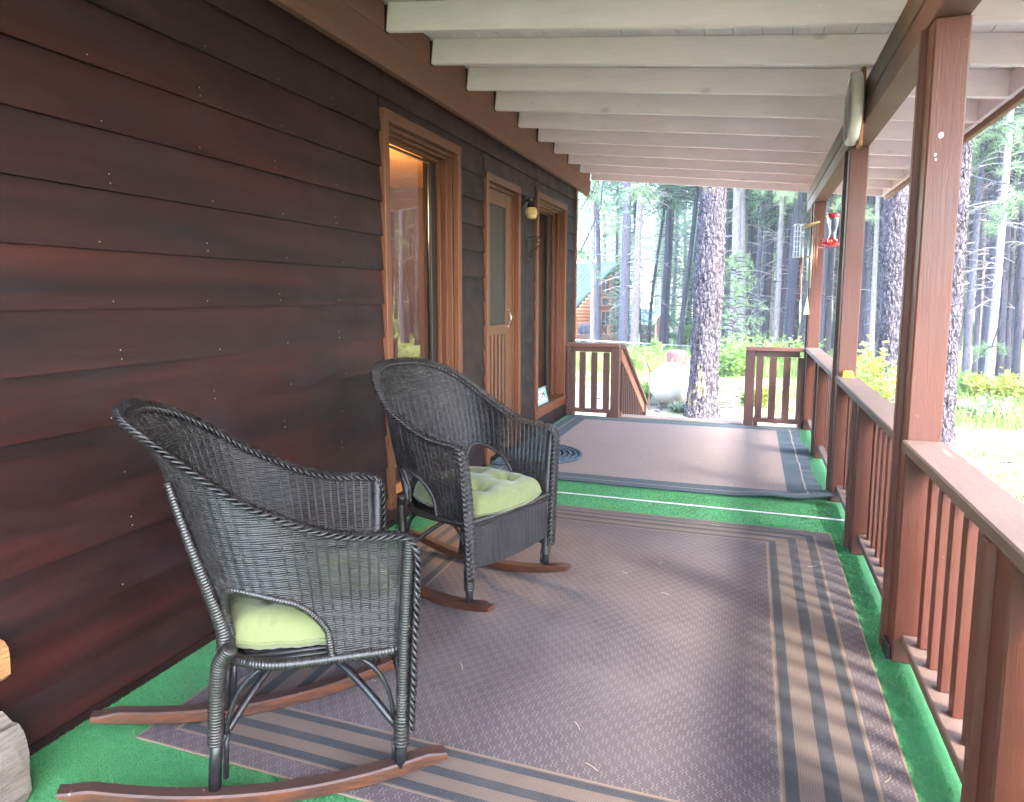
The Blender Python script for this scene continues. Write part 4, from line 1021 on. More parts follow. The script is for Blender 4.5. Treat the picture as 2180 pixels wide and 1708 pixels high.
# firewood at the lower left edge
def log_split(name, label, P0, axis, L, w, h, seed, bark, face):
    """a split log: rough wedge section swept along its axis, with its end grain"""
    ax = Vector(axis).normalized(); q = ax.to_track_quat('Z', 'X').to_matrix(); n = 22; m = 26; r_ = np.random.default_rng(seed)
    an = np.linspace(0, 6.2831853, n + 1)[:-1]
    base = np.stack([w * np.sign(np.cos(an)) * np.abs(np.cos(an)) ** .62, h * np.sign(np.sin(an)) * np.abs(np.sin(an)) ** .70], 1) * (1 + r_.normal(0, .035, n))[:, None]
    mb = MB(); rows = []
    for i in range(m):
        f = i / (m - 1); s = base * (1 + .03 * np.sin(f * 7 + seed)) + r_.normal(0, .0016, base.shape); rows.append(np.column_stack([s, np.full(n, f * L)]))
    rows = np.array(rows) @ np.array(q).T + np.array(P0); mb.grid(np.concatenate([rows, rows[:, :1]], 1))
    body = mb.build(name, bark, None, False)
    for e, nm in ((0, 'cut_end'), (m - 1, 'cut_end')):
        ring = rows[e]; c = ring.mean(0); inner = c + (ring - c) * .55 + r_.normal(0, .001, ring.shape); v = np.vstack([[c], inner, ring]); k = np.arange(n); k2 = (k + 1) % n
        t = np.stack([np.zeros(n, int), 1 + k, 1 + k2], 1); qd = np.stack([1 + k, 1 + n + k, 1 + n + k2, 1 + k2], 1)
        if e == 0: t = t[:, ::-1]; qd = qd[:, ::-1]
        o = MB().add(v, qd, t).build(nm, face); o.parent = body
    return tag(body, label, 'firewood', 'firewood by the wall')
def logmat(name, a, b, dark, ax=(3, 3, 26)):
    g = G(name); p = world_pos(g); n = g.noise(p, 22, 6, .65, 1.0); n2 = g.noise(g.map(p, ax), 5, 5, .6, .5)
    c = g.mix(g.rng(n2, .35, .65), a, b); c = g.mix(g.rng(n, .62, .72), c, dark); g.set(color=c, rough=.85); g.bump(g.ma('ADD', n, n2), .8, .008); return g.m
M_logp = logmat('pale_split_wood', (.10, .078, .066), (.15, .12, .10), (.045, .028, .022)); M_logo = logmat('orange_split_wood', (.24, .105, .035), (.31, .15, .055), (.07, .035, .02))
log_split('split_log', 'pale grey split log on the turf at the wall, lower of the two', (.120, .40, .105), (0.0, 1, 0), .715, .118, .094, 3, M_logp, M_logp)
log_split('split_log', 'orange brown split log leaning above the pale one', (.070, .45, .355), (0, 1, .0), .690, .062, .058, 9, M_logo, M_logo)
# pine litter on rugs and turf
mb = MB(); n = 55; X = rng.uniform(.1, 2.4, n); Y = rng.uniform(1.2, 7.0, n); A = rng.uniform(0, 6.28, n); Ln = rng.uniform(.015, .05, n)
for x, y, a, l in zip(X, Y, A, Ln):
    z = .0185 if .26 < x < 2.30 and (1.41 < y < 3.95 or 4.57 < y < 7.14) else .0115
    if x > 2.05 and y > 4.5: continue
    t_ = np.linspace(-1, 1, 4); mb.tube(np.stack([x + l * .5 * t_ * math.cos(a) - .004 * t_ ** 2, y + l * .5 * t_ * math.sin(a), z + 0 * t_], 1), .0007, 3, ref=(0, 0, 1))
tag(mb.build('pine_litter', simple('dry_needle', (.50, .38, .26), .8)), kind='stuff')

# ================================================================== outdoors
def bark_mat(name, a, b, fis, patch=None, sc=1.0, bump=.8, crk=1.):
    g = G(name); p = g.co('Object'); dn = g.n('ShaderNodeTexNoise'); g.l(p, dn.inputs['Vector']); dn.inputs['Scale'].default_value = 7.; dv = g.n('ShaderNodeVectorMath', operation='SCALE'); g.l(dn.outputs['Color'], dv.inputs[0]); dv.inputs['Scale'].default_value = .05; da = g.n('ShaderNodeVectorMath', operation='ADD'); g.l(p, da.inputs[0]); g.l(dv.outputs[0], da.inputs[1]); pm = g.map(da.outputs[0], (1, 1, .34))
    v = g.voro(pm, 23 * sc, 'DISTANCE_TO_EDGE'); n = g.noise(pm, 22 * sc, 6, .7, .6); big = g.noise(p, 2.2, 4, .6); fine = g.noise(g.map(p, (1, 1, .5)), 90 * sc, 4, .7)
    c = g.mix(g.rng(n, .35, .65), a, b); c = g.mix(g.ma('MULTIPLY', g.rng(fine, .55, .75), .4), c, tuple(min(1, x * 1.4) for x in b)); fur = g.noise(g.map(p, (1, 1, .12)), 17 * sc, 4, .6, .8); c = g.mix(g.rng(fur, .52, .64), c, tuple(x * .55 for x in a)); c = g.mix(g.ma('MULTIPLY', g.rng(g.noise(g.map(p, (1, 1, .3)), 9 * sc, 4, .6), .58, .70), .5), c, (a[0] * 1.9, a[1] * 1.35, a[2] * .95))
    crack = g.ma('ADD', v, g.ma('MULTIPLY', g.ma('SUBTRACT', n, .5), .10))
    c = g.mix(g.rng(crack, .0, .07, crk, 0), c, fis)
    if patch: c = g.mix(g.ma('MULTIPLY', g.rng(g.noise(g.map(p, (1, 1, .35), (3, 1, 2)), 3.0, 5, .7), .60, .66), g.rng(n, .3, .5)), c, patch)
    g.set(color=c, rough=.95, spec=.15); g.bump(g.ma('ADD', g.rng(crack, 0, .12), g.ma('MULTIPLY', n, .6)), bump, .03); return g.m
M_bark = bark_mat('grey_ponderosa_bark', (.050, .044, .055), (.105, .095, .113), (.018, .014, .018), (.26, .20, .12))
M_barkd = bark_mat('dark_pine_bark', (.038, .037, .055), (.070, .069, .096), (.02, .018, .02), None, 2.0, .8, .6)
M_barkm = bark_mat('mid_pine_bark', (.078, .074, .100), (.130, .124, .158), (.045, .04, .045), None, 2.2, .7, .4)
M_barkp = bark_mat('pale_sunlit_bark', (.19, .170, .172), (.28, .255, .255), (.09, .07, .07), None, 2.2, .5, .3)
M_deadwood = simple('grey_dead_branch', (.26, .23, .23), .9, 0, .3, 8)
def needle_mat(name, a, b):
    g = G(name); p = world_pos(g); n = g.noise(p, 1.1, 3, .6); f = g.noise(p, 13, 2, .6); r = g.rand()
    c = g.mix(g.ma('ADD', g.ma('MULTIPLY', g.rng(n, .35, .65), .6), g.ma('MULTIPLY', g.rng(f, .3, .7), .4)), a, b)
    c = g.mix(g.ma('MULTIPLY', r, .3), c, (.060, .105, .060)); g.set(color=c, rough=.6, spec=.25)
    tl = g.n('ShaderNodeBsdfTranslucent'); g.l(c, tl.inputs[0]); mx = g.n('ShaderNodeMixShader'); mx.inputs[0].default_value = .48
    g.l(g.b.outputs[0], mx.inputs[1]); g.l(tl.outputs[0], mx.inputs[2]); g.l(mx.outputs[0], g.out.inputs[0]); return g.m
M_need = needle_mat('pine_needles', (.11, .20, .125), (.19, .31, .18)); M_need2 = needle_mat('light_pine_needles', (.15, .25, .14), (.25, .36, .20))

def needle_tufts(C, n_bl, ln, wd, up=.25, r_=rng):
    """stars of needle blades at the points C; returns triangle vertices"""
    N = len(C); d = r_.normal(0, 1, (N, n_bl, 3)); d[..., 2] += up; d /= np.linalg.norm(d, axis=2)[..., None]
    s = r_.normal(0, 1, (N, n_bl, 3)); s = np.cross(d, s); s /= np.linalg.norm(s, axis=2)[..., None] + 1e-9
    l = ln * r_.uniform(.7, 1.2, (N, n_bl, 1)); c = C[:, None, :]
    a = c + s * wd; b = c - s * wd; t = c + d * l
    return np.stack([a, b, t], 2).reshape(-1, 3)
def crown_mesh(name, H, z0, rmax, nb, seed, bl=7, ln=.24, wd=.016, tuft=11, mat=None, fill=1.0):
    r_ = np.random.default_rng(seed); mb = MB(); C = []
    for i in range(nb):
        f = (i + r_.uniform(-.4, .4)) / nb; f = min(max(f, 0), .995); z = z0 + (H - z0) * f; L = rmax * (1 - f) ** .65 * (.35 + .65 * min(1, f * 5 + .35)) * r_.uniform(.6, 1.15) + .25
        a = i * 2.39996 + r_.uniform(-.5, .5); dr = np.array([math.cos(a), math.sin(a), 0]); sag = r_.uniform(-.28, .22)
        tq = np.linspace(0, 1, 6)[:, None]; P = np.array([0, 0, z]) + dr * L * tq + np.array([0, 0, 1]) * (sag * L * tq ** 1.6 + .05 * L * np.sin(tq * 5))
        mb.tube(P, np.linspace(.024, .008, 6), 4, caps=False)
        for k in range(tuft):
            s = r_.uniform(.30, 1.0) ** .7; j = s * 5; j0 = min(int(j), 4); q = P[j0] + (P[j0 + 1] - P[j0]) * (j - j0)
            C.append(q + r_.normal(0, .13 * L ** .5 * (.6 + .5 * s), 3) * [1, 1, .6])
    C = np.array(C); wood = mb
    T = needle_tufts(C, bl, ln, wd, .3, r_); nd = MB(); nd.add(T, None, np.arange(len(T)).reshape(-1, 3))
    me = nd.mesh(name, False); me.materials.append(mat or M_need); wm = wood.mesh('crown_branches', True); wm.materials.append(M_barkd); return me, wm
CROWNS = [crown_mesh('crown', 15, 3.2, 2.4, 150, 11), crown_mesh('crown', 17, 5.2, 2.7, 150, 12), crown_mesh('crown', 11, 1.2, 2.0, 140, 13, mat=M_need2), crown_mesh('crown', 20, 8.0, 3.0, 150, 14)]
YOUNG = [crown_mesh('crown', 4.2, .35, 1.15, 80, 21, 8, .17, .010, 9, M_need2), crown_mesh('crown', 7, .7, 1.5, 100, 22, 8, .20, .012, 10, M_need2)]

def trunk_mesh(name, H, r0, lean, sides, seg, mat, seed, flare=.25, curve=.0, lump=.05):
    r_ = np.random.default_rng(seed); z = np.concatenate([np.linspace(-.5, 1, 6)[:-1], np.linspace(1, H, seg)]); an = np.arange(sides) / sides * 6.2831853
    f = np.clip(z / H, 0, 1); r = r0 * (1 - .62 * f) * (1 + flare * np.exp(-np.maximum(z, 0) / .35))
    ph = r_.uniform(0, 6, 4); cx_ = lean[0] * z + curve * np.sin(z * .45 + ph[0]); cy_ = lean[1] * z + curve * np.sin(z * .4 + ph[1])
    R = r[:, None] * (1 + lump * np.sin(an[None, :] * 3 + ph[2] + z[:, None] * .6) + lump * .5 * np.sin(an * 7 + z[:, None] * 1.3 + ph[3]))
    P = np.stack([cx_[:, None] + R * np.cos(an), cy_[:, None] + R * np.sin(an), np.repeat(z[:, None], sides, 1)], -1)
    P = np.concatenate([P, P[:, :1]], 1); mb = MB(); mb.grid(P[:, ::-1]); me = mb.mesh(name, True); me.materials.append(mat); return me, (lambda zz: (np.interp(zz, z, cx_), np.interp(zz, z, cy_), np.interp(zz, z, r)))
def dead_branches(cen, z0, z1, n, seed, L=(.4, 1.4), droop=.3, r0=.012, stub=.35):
    r_ = np.random.default_rng(seed); mb = MB()
    for i in range(n):
        z = r_.uniform(z0, z1); a = r_.uniform(0, 6.283); cx_, cy_, rr = cen(z); l = r_.uniform(*L) * (.15 if r_.random() < stub else 1)
        dr = np.array([math.cos(a), math.sin(a), 0]); sd = np.array([-dr[1], dr[0], 0]); tq = np.linspace(0, 1, 7)[:, None]
        bend = r_.uniform(-.4, .4); up0 = r_.uniform(-.1, .5)
        P = np.array([cx_, cy_, z]) + dr * (rr * .7 + l * tq) + np.array([0, 0, 1]) * l * (up0 * tq - (droop + up0) * tq ** 2) + sd * bend * l * tq ** 2
        mb.tube(P, np.linspace(r0, r0 * .3, 7), 4, caps=False)
        if l > .5:
            for k in range(int(r_.integers(2, 5))):
                s = int(r_.integers(2, 6)); d2 = dr * r_.uniform(.2, .8) + sd * r_.choice([-1, 1]) * r_.uniform(.4, .9) + np.array([0, 0, r_.uniform(-.5, .4)]); q = P[s] + d2 * l * .4 * np.linspace(0, 1, 4)[:, None]
                mb.tube(q, np.linspace(r0 * .5, r0 * .2, 4), 3, caps=False)
    return mb
def tree(name, label, base, H, r0, lean, mat, seed, crown=None, cz=0, nbranch=14, bz=(1, 6), Lb=(.4, 1.4), bmat=None, group=None, sides=12, seg=26, curve=.02, cs=1.0, crot=0, r0b=.012, droop=.3, top=True):
    t = thing(name, label, 'tree', tuple(base), 0, group)
    me, cen = trunk_mesh('trunk', H, r0, lean, sides, seg, mat, seed, curve=curve); o = link('trunk', me, t, local=True)
    if nbranch:
        mb = dead_branches(cen, bz[0], bz[1], nbranch, seed + 50, Lb, droop, r0b); m2 = mb.mesh('dead_branches'); m2.materials.append(bmat or M_deadwood); link('dead_branches', m2, t, local=True)
    if crown is not None:
        c = link('crown', crown[0], t, local=True); c.location = (lean[0] * cz, lean[1] * cz, cz); c.scale = (cs, cs, cs); c.rotation_euler = (0, 0, crot)
        b = link('crown_branches', crown[1], c, local=True)
    return t

# ---- trunks that can be told apart: (label, x_top, y_top, x_base, y_base, width px, dist, tone, branches, crown)
TR = [
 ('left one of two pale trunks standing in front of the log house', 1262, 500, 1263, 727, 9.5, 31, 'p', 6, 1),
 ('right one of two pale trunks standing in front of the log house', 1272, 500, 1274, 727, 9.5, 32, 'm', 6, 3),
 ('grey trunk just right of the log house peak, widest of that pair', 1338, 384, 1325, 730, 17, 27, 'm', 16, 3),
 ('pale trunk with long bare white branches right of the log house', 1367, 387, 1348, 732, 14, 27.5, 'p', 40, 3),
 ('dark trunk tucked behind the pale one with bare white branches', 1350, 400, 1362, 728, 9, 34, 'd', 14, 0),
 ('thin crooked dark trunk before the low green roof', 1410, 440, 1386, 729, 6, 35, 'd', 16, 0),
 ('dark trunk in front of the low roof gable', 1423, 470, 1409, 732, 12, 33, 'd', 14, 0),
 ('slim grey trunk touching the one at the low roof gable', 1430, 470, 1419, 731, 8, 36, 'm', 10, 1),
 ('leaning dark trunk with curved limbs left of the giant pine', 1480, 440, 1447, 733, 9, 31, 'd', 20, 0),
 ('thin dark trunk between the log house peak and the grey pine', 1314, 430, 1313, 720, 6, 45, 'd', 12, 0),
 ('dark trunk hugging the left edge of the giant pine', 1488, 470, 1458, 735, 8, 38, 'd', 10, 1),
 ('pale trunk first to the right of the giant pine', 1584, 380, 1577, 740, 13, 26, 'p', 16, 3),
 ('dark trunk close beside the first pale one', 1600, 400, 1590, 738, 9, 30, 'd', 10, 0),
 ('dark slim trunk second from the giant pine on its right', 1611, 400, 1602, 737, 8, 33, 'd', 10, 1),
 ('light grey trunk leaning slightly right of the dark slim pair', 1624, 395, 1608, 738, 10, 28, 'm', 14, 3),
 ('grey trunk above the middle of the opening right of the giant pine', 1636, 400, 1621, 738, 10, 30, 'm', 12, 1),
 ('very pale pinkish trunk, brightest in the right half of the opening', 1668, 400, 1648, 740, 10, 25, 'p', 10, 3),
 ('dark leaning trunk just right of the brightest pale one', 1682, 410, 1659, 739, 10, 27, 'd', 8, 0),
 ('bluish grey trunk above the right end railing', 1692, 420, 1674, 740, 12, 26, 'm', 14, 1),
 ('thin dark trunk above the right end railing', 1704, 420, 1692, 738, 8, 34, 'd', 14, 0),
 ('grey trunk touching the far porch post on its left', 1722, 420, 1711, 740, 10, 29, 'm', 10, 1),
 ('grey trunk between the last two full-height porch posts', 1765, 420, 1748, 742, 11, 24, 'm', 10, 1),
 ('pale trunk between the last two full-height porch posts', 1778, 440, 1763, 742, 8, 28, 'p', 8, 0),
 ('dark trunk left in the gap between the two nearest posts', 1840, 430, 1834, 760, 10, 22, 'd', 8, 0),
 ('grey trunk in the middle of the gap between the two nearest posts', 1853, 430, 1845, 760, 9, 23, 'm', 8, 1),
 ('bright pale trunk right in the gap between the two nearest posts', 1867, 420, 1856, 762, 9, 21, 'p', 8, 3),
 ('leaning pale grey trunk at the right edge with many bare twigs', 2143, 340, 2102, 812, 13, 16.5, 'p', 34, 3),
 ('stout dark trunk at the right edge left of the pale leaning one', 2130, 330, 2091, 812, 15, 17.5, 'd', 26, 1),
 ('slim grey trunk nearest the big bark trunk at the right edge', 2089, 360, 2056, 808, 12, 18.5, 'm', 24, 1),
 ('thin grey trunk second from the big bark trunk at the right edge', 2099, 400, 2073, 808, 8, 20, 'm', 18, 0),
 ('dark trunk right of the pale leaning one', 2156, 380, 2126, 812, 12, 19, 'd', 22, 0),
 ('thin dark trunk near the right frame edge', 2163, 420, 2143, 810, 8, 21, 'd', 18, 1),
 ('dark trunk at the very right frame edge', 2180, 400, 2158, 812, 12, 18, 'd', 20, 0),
]
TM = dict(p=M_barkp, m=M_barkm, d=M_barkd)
for i, (lb, x1, y1, x0, y0, w, d, tone, nbr, cr) in enumerate(TR):
    d = d * 1.0; B = at(x0, y0, d); T = at(x1, y1, d); gz = float(ground_z(B[0], B[1])); k = (T - B) / (T[2] - B[2])
    base = (B[0] + k[0] * (gz - B[2]), B[1] + k[1] * (gz - B[2]), gz); r = w * d / CF / 2 * 1.22
    crown = CROWNS[cr]; cz = (2.6, 1.2, 3, .3)[cr] + (1.2 if 1220 < x0 < 1460 else 0)
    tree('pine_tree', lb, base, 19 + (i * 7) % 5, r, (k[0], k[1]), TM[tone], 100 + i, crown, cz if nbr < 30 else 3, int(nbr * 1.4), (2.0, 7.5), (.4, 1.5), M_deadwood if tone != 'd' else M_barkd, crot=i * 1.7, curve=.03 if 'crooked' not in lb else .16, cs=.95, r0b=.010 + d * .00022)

# ---- the giant pine by the tank and the two big trunks on the right: modelled bark plates
def big_trunk(label, x1, y1, x0, y0, w, d, gz, seed, H=16, bump=(.035), xtra=None, sides=150, seg=420, htop=6.5, branches=6):
    B = at(x0, y0, d); T = at(x1, y1, d); k = (T - B) / (T[2] - B[2]); base = np.array([B[0] + k[0] * (gz - B[2]), B[1] + k[1] * (gz - B[2]), gz])
    r0 = w * d / CF / 2; an = np.linspace(0, 2 * math.pi, sides + 1); z = np.concatenate([np.linspace(-.3, htop, seg), np.linspace(htop + .3, H, 20)])
    r = r0 * (1 - .45 * np.clip((z - 1) / H, 0, 1)) * (1 + .32 * np.exp(-np.maximum(z, 0) / .28)); P = np.zeros((len(z), sides + 1, 3))
    for i, zz in enumerate(z):
        rr = r[i]; cx_, cy_ = k[0] * zz, k[1] * zz
        if xtra: rr *= 1 + xtra * math.exp(-((zz - 2.55) / .55) ** 2)
        for j in range(sides):
            a = an[j]; c, s = math.cos(a), math.sin(a); dd = 0
            if i < seg:
                q = Vector((c * r0 * 15.0 + seed, s * r0 * 15.0, zz * 5.2)); wv = mnoise.noise_vector(q * .9) * .38
                dist, _ = mnoise.voronoi(q + wv); e = min(1, (dist[1] - dist[0]) * 2.2)
                dd = bump * .62 * (e ** .7 - .5) + .020 * mnoise.fractal(Vector((c * 3, s * 3, zz * 2.2)) * 4, .7, 2.1, 5) + .02 * math.sin(a * 3 + zz) * rr
            P[i, j] = (cx_ + (rr + dd) * c, cy_ + (rr + dd) * s, zz)
        P[i, sides] = P[i, 0]
    t = thing('ponderosa_pine', label, 'tree', tuple(base)); mb = MB(); mb.grid(P[:, ::-1]); me = mb.mesh('trunk', True); me.materials.append(M_bark); link('trunk', me, t, local=True)
    cen = lambda zz: (k[0] * zz, k[1] * zz, r0)
    if branches: m2 = dead_branches(cen, 3.5, 9, branches, seed, (.6, 2.0), r0=.02).mesh('dead_branches'); m2.materials.append(M_deadwood); link('dead_branches', m2, t, local=True)
    c = link('crown', CROWNS[3][0], t, local=True); c.location = (0, 0, 2.5); b = link('crown_branches', CROWNS[3][1], c, local=True); return t
big_trunk('giant pine with thick plated bark standing beside the white gas tank', 1520, 400, 1493, 884, 57, 12.4, -.86, 1, xtra=.10)
big_trunk('big bark trunk seen right of the near post, closest tree on the right', 2038, 320, 1992, 945, 55, 10.0, -.86, 5)
big_trunk('dark bark trunk half hidden behind the near post', 1908, 440, 1895, 800, 58, 12.8, -.86, 9, sides=110, seg=300)

# ---- forest behind: trees past the ones above
r_ = np.random.default_rng(5); spots = []
def far_trees(n, dmin, dmax, a0, a1, sep):
    k = 0; tries = 0
    while k < n and tries < n * 40:
        tries += 1; a = math.radians(r_.uniform(a0, a1)); d = math.sqrt(r_.uniform(dmin ** 2, dmax ** 2)); x, y = 1.88 + d * math.sin(a), d * math.cos(a)
        if any((x - u) ** 2 + (y - v) ** 2 < sep ** 2 for u, v in spots): continue
        if -14 < x < -1 and 36 < y < 58: continue
        az = math.degrees(math.atan2(x - 1.88, y))
        if d < 46 and -15 < az < -3.2: continue
        spots.append((x, y)); yield x, y, d; k += 1
TRK = []
for q in range(6):
    tm = [M_barkd, M_barkm, M_barkd, M_barkp, M_barkd, M_barkm][q]; me, cen = trunk_mesh('trunk', 20, .17, (r_.uniform(-.03, .03), r_.uniform(-.03, .03)), 10, 20, tm, 300 + q, curve=.08)
    db = dead_branches(cen, 1.5, 8, 17, 400 + q, (.4, 1.6), r0=.016).mesh('dead_branches'); db.materials.append(M_deadwood if q % 2 else M_barkd); TRK.append((me, db))
def far_tree(x, y, i, label, group, crown=None):
    t = thing('pine_tree', label, 'tree', (x, y, float(ground_z(x, y))), r_.uniform(0, 6.28), group); me, db = TRK[i % 6]; s = r_.uniform(.75, 1.25)
    o = link('trunk', me, t, local=True); o.scale = (s, s, 1); b = link('dead_branches', db, t, local=True)
    cr = crown if crown is not None else CROWNS[int(r_.choice([0, 1, 2, 0, 1]))]; c = link('crown', cr[0], t, local=True); sc = r_.uniform(.85, 1.3); c.scale = (sc, sc, sc); c.location = (0, 0, r_.uniform(-.6, 1.6)); link('crown_branches', cr[1], c, local=True); return t
for i, (x, y, d) in enumerate(far_trees(70, 36, 70, -17, 34, 2.0)): far_tree(x, y, i, 'tall slim pine among the crowded trunks deep in the forest past the fence', 'pines deep in the forest')
for i, (x, y, d) in enumerate(far_trees(84, 30, 70, -2.5, 33, 1.1)): far_tree(x, y, i, 'thin straight trunk with a high crown among the packed pines', 'thin pines past the fence', CROWNS[3])
for i, (x, y, d) in enumerate(far_trees(16, 62, 100, -15, -2, 3.0)): far_tree(x, y, i, 'pine behind the log house', 'pines behind the log house')
for i, (x, y, d) in enumerate(far_trees(54, 70, 115, -18, 34, 3.0)): far_tree(x, y, i, 'far pine whose crown closes the view at the back of the forest', 'farthest pines')
for i, (x, y, d) in enumerate(far_trees(46, 17, 55, 34, 88, 2.6)): far_tree(x, y, i, 'pine of the woods beside the porch, mostly seen mirrored in the window', 'pines beside the porch')
for i, (x, y, d) in enumerate(far_trees(14, 24, 36, -2, 17, 2.2)): far_tree(x, y, i + 3, 'dark pine standing between the nearer trunks just past the fence', 'pines just past the fence', CROWNS[3])
for i, (x, y) in enumerate(((9.6, -4.2), (9.0, -2.0), (10.2, -.2), (9.3, 1.9), (10.4, 3.9))): far_tree(x, y, i, 'unseen pine added on the sunny side of the porch to shade it', 'unseen pines added to shade the porch', CROWNS[1])  # pines out of view, put in so their crowns screen the porch from sun
def young(lb, x, y, k, s, grp=None):
    t = thing('young_pine', lb, 'young tree', (x, y, float(ground_z(x, y))), x * 3, grp); H = (4.2, 7)[k] * s
    me, cen = trunk_mesh('trunk', H, .05, (0, 0), 8, 8, M_barkm, 77); link('trunk', me, t, local=True)
    c = link('crown', YOUNG[k][0], t, local=True); c.scale = (s, s, s); link('crown_branches', YOUNG[k][1], c, local=True)
b_ = at(1562, 700, 21); young('soft young pine right beside the giant trunk', b_[0], b_[1], 0, .85)
b_ = at(1500, 640, 40); young('young pine just left of the giant trunk beyond the fence', b_[0], b_[1], 1, 1.0)
b_ = at(1240, 640, 36); young('young pine at the left end of the log house', b_[0] - 1.5, b_[1] - 3, 1, .8)
for i in range(14):
    a = math.radians(r_.uniform(-14, 32)); d = r_.uniform(34, 60); young('young pine growing in the shade of the tall trunks', 1.88 + d * math.sin(a), d * math.cos(a), i % 2, r_.uniform(.8, 1.3), 'young pines in the forest')
# needle sprays hanging into view from crowns above
def spray(label, x, y, d, n, spread, seed, mat=M_need2):
    rr = np.random.default_rng(seed); c = at(x, y, d); t = thing('pine_branch', label, 'branch', tuple(c)); mb = MB(); C = []
    for i in range(n):
        a = rr.uniform(0, 6.28); l = spread * rr.uniform(.4, 1); e = np.array([math.cos(a) * l, math.sin(a) * l, rr.uniform(-.8, .35) * l]); tq = np.linspace(0, 1, 6)[:, None]; P = np.array([0, 0, spread * .45]) * (1 - tq) + e * tq + np.array([0, 0, .25 * l]) * np.sin(tq * 3.14); mb.tube(P, np.linspace(.012, .004, 6), 4)
        for k in range(9): C.append(P[min(5, int(rr.uniform(1.5, 6)))] + rr.normal(0, .05, 3) * spread)
    mb.tube([(0, 0, spread * .45), (spread * .6, spread * .8, spread * 2.2), (spread * .7, spread * 1.2, spread * 5)], .016, 5)
    m1 = mb.mesh('bough', True); m1.materials.append(M_barkd); link('bough', m1, t, local=True)
    T = needle_tufts(np.array(C), 16, .17, .0045, .1, rr); nd = MB(); nd.add(T, None, np.arange(len(T)).reshape(-1, 3)); m = nd.mesh('needles'); m.materials.append(mat); link('needles', m, t, local=True)
spray('pine bough hanging above the log house roof', 1262, 448, 17, 16, 1.0, 1)
spray('pine bough reaching down beside the cabin corner', 1236, 560, 15, 7, .55, 2)
spray('pine bough at the top of the grey trunk beside the log house', 1352, 430, 22, 12, .9, 3)
spray('pine bough over the trunks right of the giant pine', 1640, 425, 18, 8, .9, 4)
spray('pine bough in the gap left of the near post', 1815, 455, 12, 6, .5, 5)
spray('bright pine bough at the upper right corner under the roof edge', 2110, 330, 13, 16, 1.0, 6)
spray('bright pine bough low at the right frame edge', 2168, 455, 12, 10, .7, 7)
spray('small sprig on the shaded trunks at the right edge', 2110, 755, 15, 3, .35, 8)

# ---- log house
lh = thing('log_house', 'orange log house with a steep pale blue-green metal roof beyond the fence', 'house', (-8, 40, -1.3))
M_log = painted_wood('peeled_log', (.42, .15, .045), 'X', .5, .4, .2); M_metal = simple('green_metal_roof', (.085, .135, .15), .35, .3, .08, 3); M_rim2 = simple('teal_trim', (.04, .14, .16), .4)
M_soff = painted_wood('soffit_red', (.16, .06, .045), 'Y'); M_winf = painted_wood('window_frame_orange', (.34, .13, .05), 'Z')
pk = at(1317, 560, 40); pL = at(1216, 664, 40); fr = pL - pk; fr_h = np.array([fr[0], fr[1], 0]); along = fr_h / np.linalg.norm(fr_h); back = np.array([-.35, 1, 0.]); back /= np.linalg.norm(back)
ridgeL = pk + np.array([-7.5, 3.2, 0.02]); eaveL = pL + np.array([-7.5, 3.2, 0])
def slab(n, pts, th, m, par):
    pts = np.array(pts); nn = np.cross(pts[1] - pts[0], pts[2] - pts[0]); nn /= np.linalg.norm(nn); nn *= np.sign(nn[2]) * th; return MB().poly_prism(pts, nn).build(n, m, par)
kk = .93
pts = [pk, pL + fr * .25, eaveL + fr * .25, ridgeL]; rf1 = slab('roof', pts, .10, M_metal, lh)
for i in range(22):                                                # standing seams from ridge to eave
    f = (i + .5) / 22; a = pk + (ridgeL - pk) * f; b = (pL + fr * .25) + (eaveL - pL) * f; up_ = np.array([0, -.04, .13])
    o = MB().tube([a + up_, b + up_], .022, 4).build('seam', M_metal); o.parent = rf1; 
o = MB().tube([pk + [0, -.06, .0], pL + fr * .25 + [0, -.06, .0]], .035, 5).build('rake_trim', M_rim2); o.parent = rf1
pr2_ = pk + np.array([-1.0, 6.0, -4.6]); slab('roof', [pk + [0, .05, -.02], pk + np.array([-.2, .4, -.1]) + [0.0, 0, 0], ridgeL + [0, .3, -.1], pr2_ + [-6, 4, 0], pr2_][0:1] + [ridgeL + [0, .3, -.1], pr2_ + [-6, 4, 0], pr2_], .10, M_soff, lh)
# log wall: each log its own piece, cut to the rake
wR = at(1300, 700, 40.6); wL = at(1190, 700, 39.2); wd_ = (wR - wL); wd_[2] = 0; Lw = np.linalg.norm(wd_); wd_ /= Lw; r_log = .105
def rake_at(s):                                                    # wall height allowed at distance s from its left end
    q = wL + wd_ * s; A, Bp = pk, pL + fr * .3; f = ((q[0] - Bp[0]) * (A[0] - Bp[0]) + (q[1] - Bp[1]) * (A[1] - Bp[1])) / ((A[0] - Bp[0]) ** 2 + (A[1] - Bp[1]) ** 2); return Bp[2] + (A[2] - Bp[2]) * f - .12
wx0 = None
WINS = [(1281, 1297, 597, 625), (1282, 1296, 636, 649), (1281, 1297, 664, 692)]
def w_at(px, py):
    d = ray(px, py); nrm = np.array([wd_[1], -wd_[0], 0]); t = np.dot(wL - CPOS, nrm) / np.dot(d, nrm); return CPOS + d * t
z = -1.25
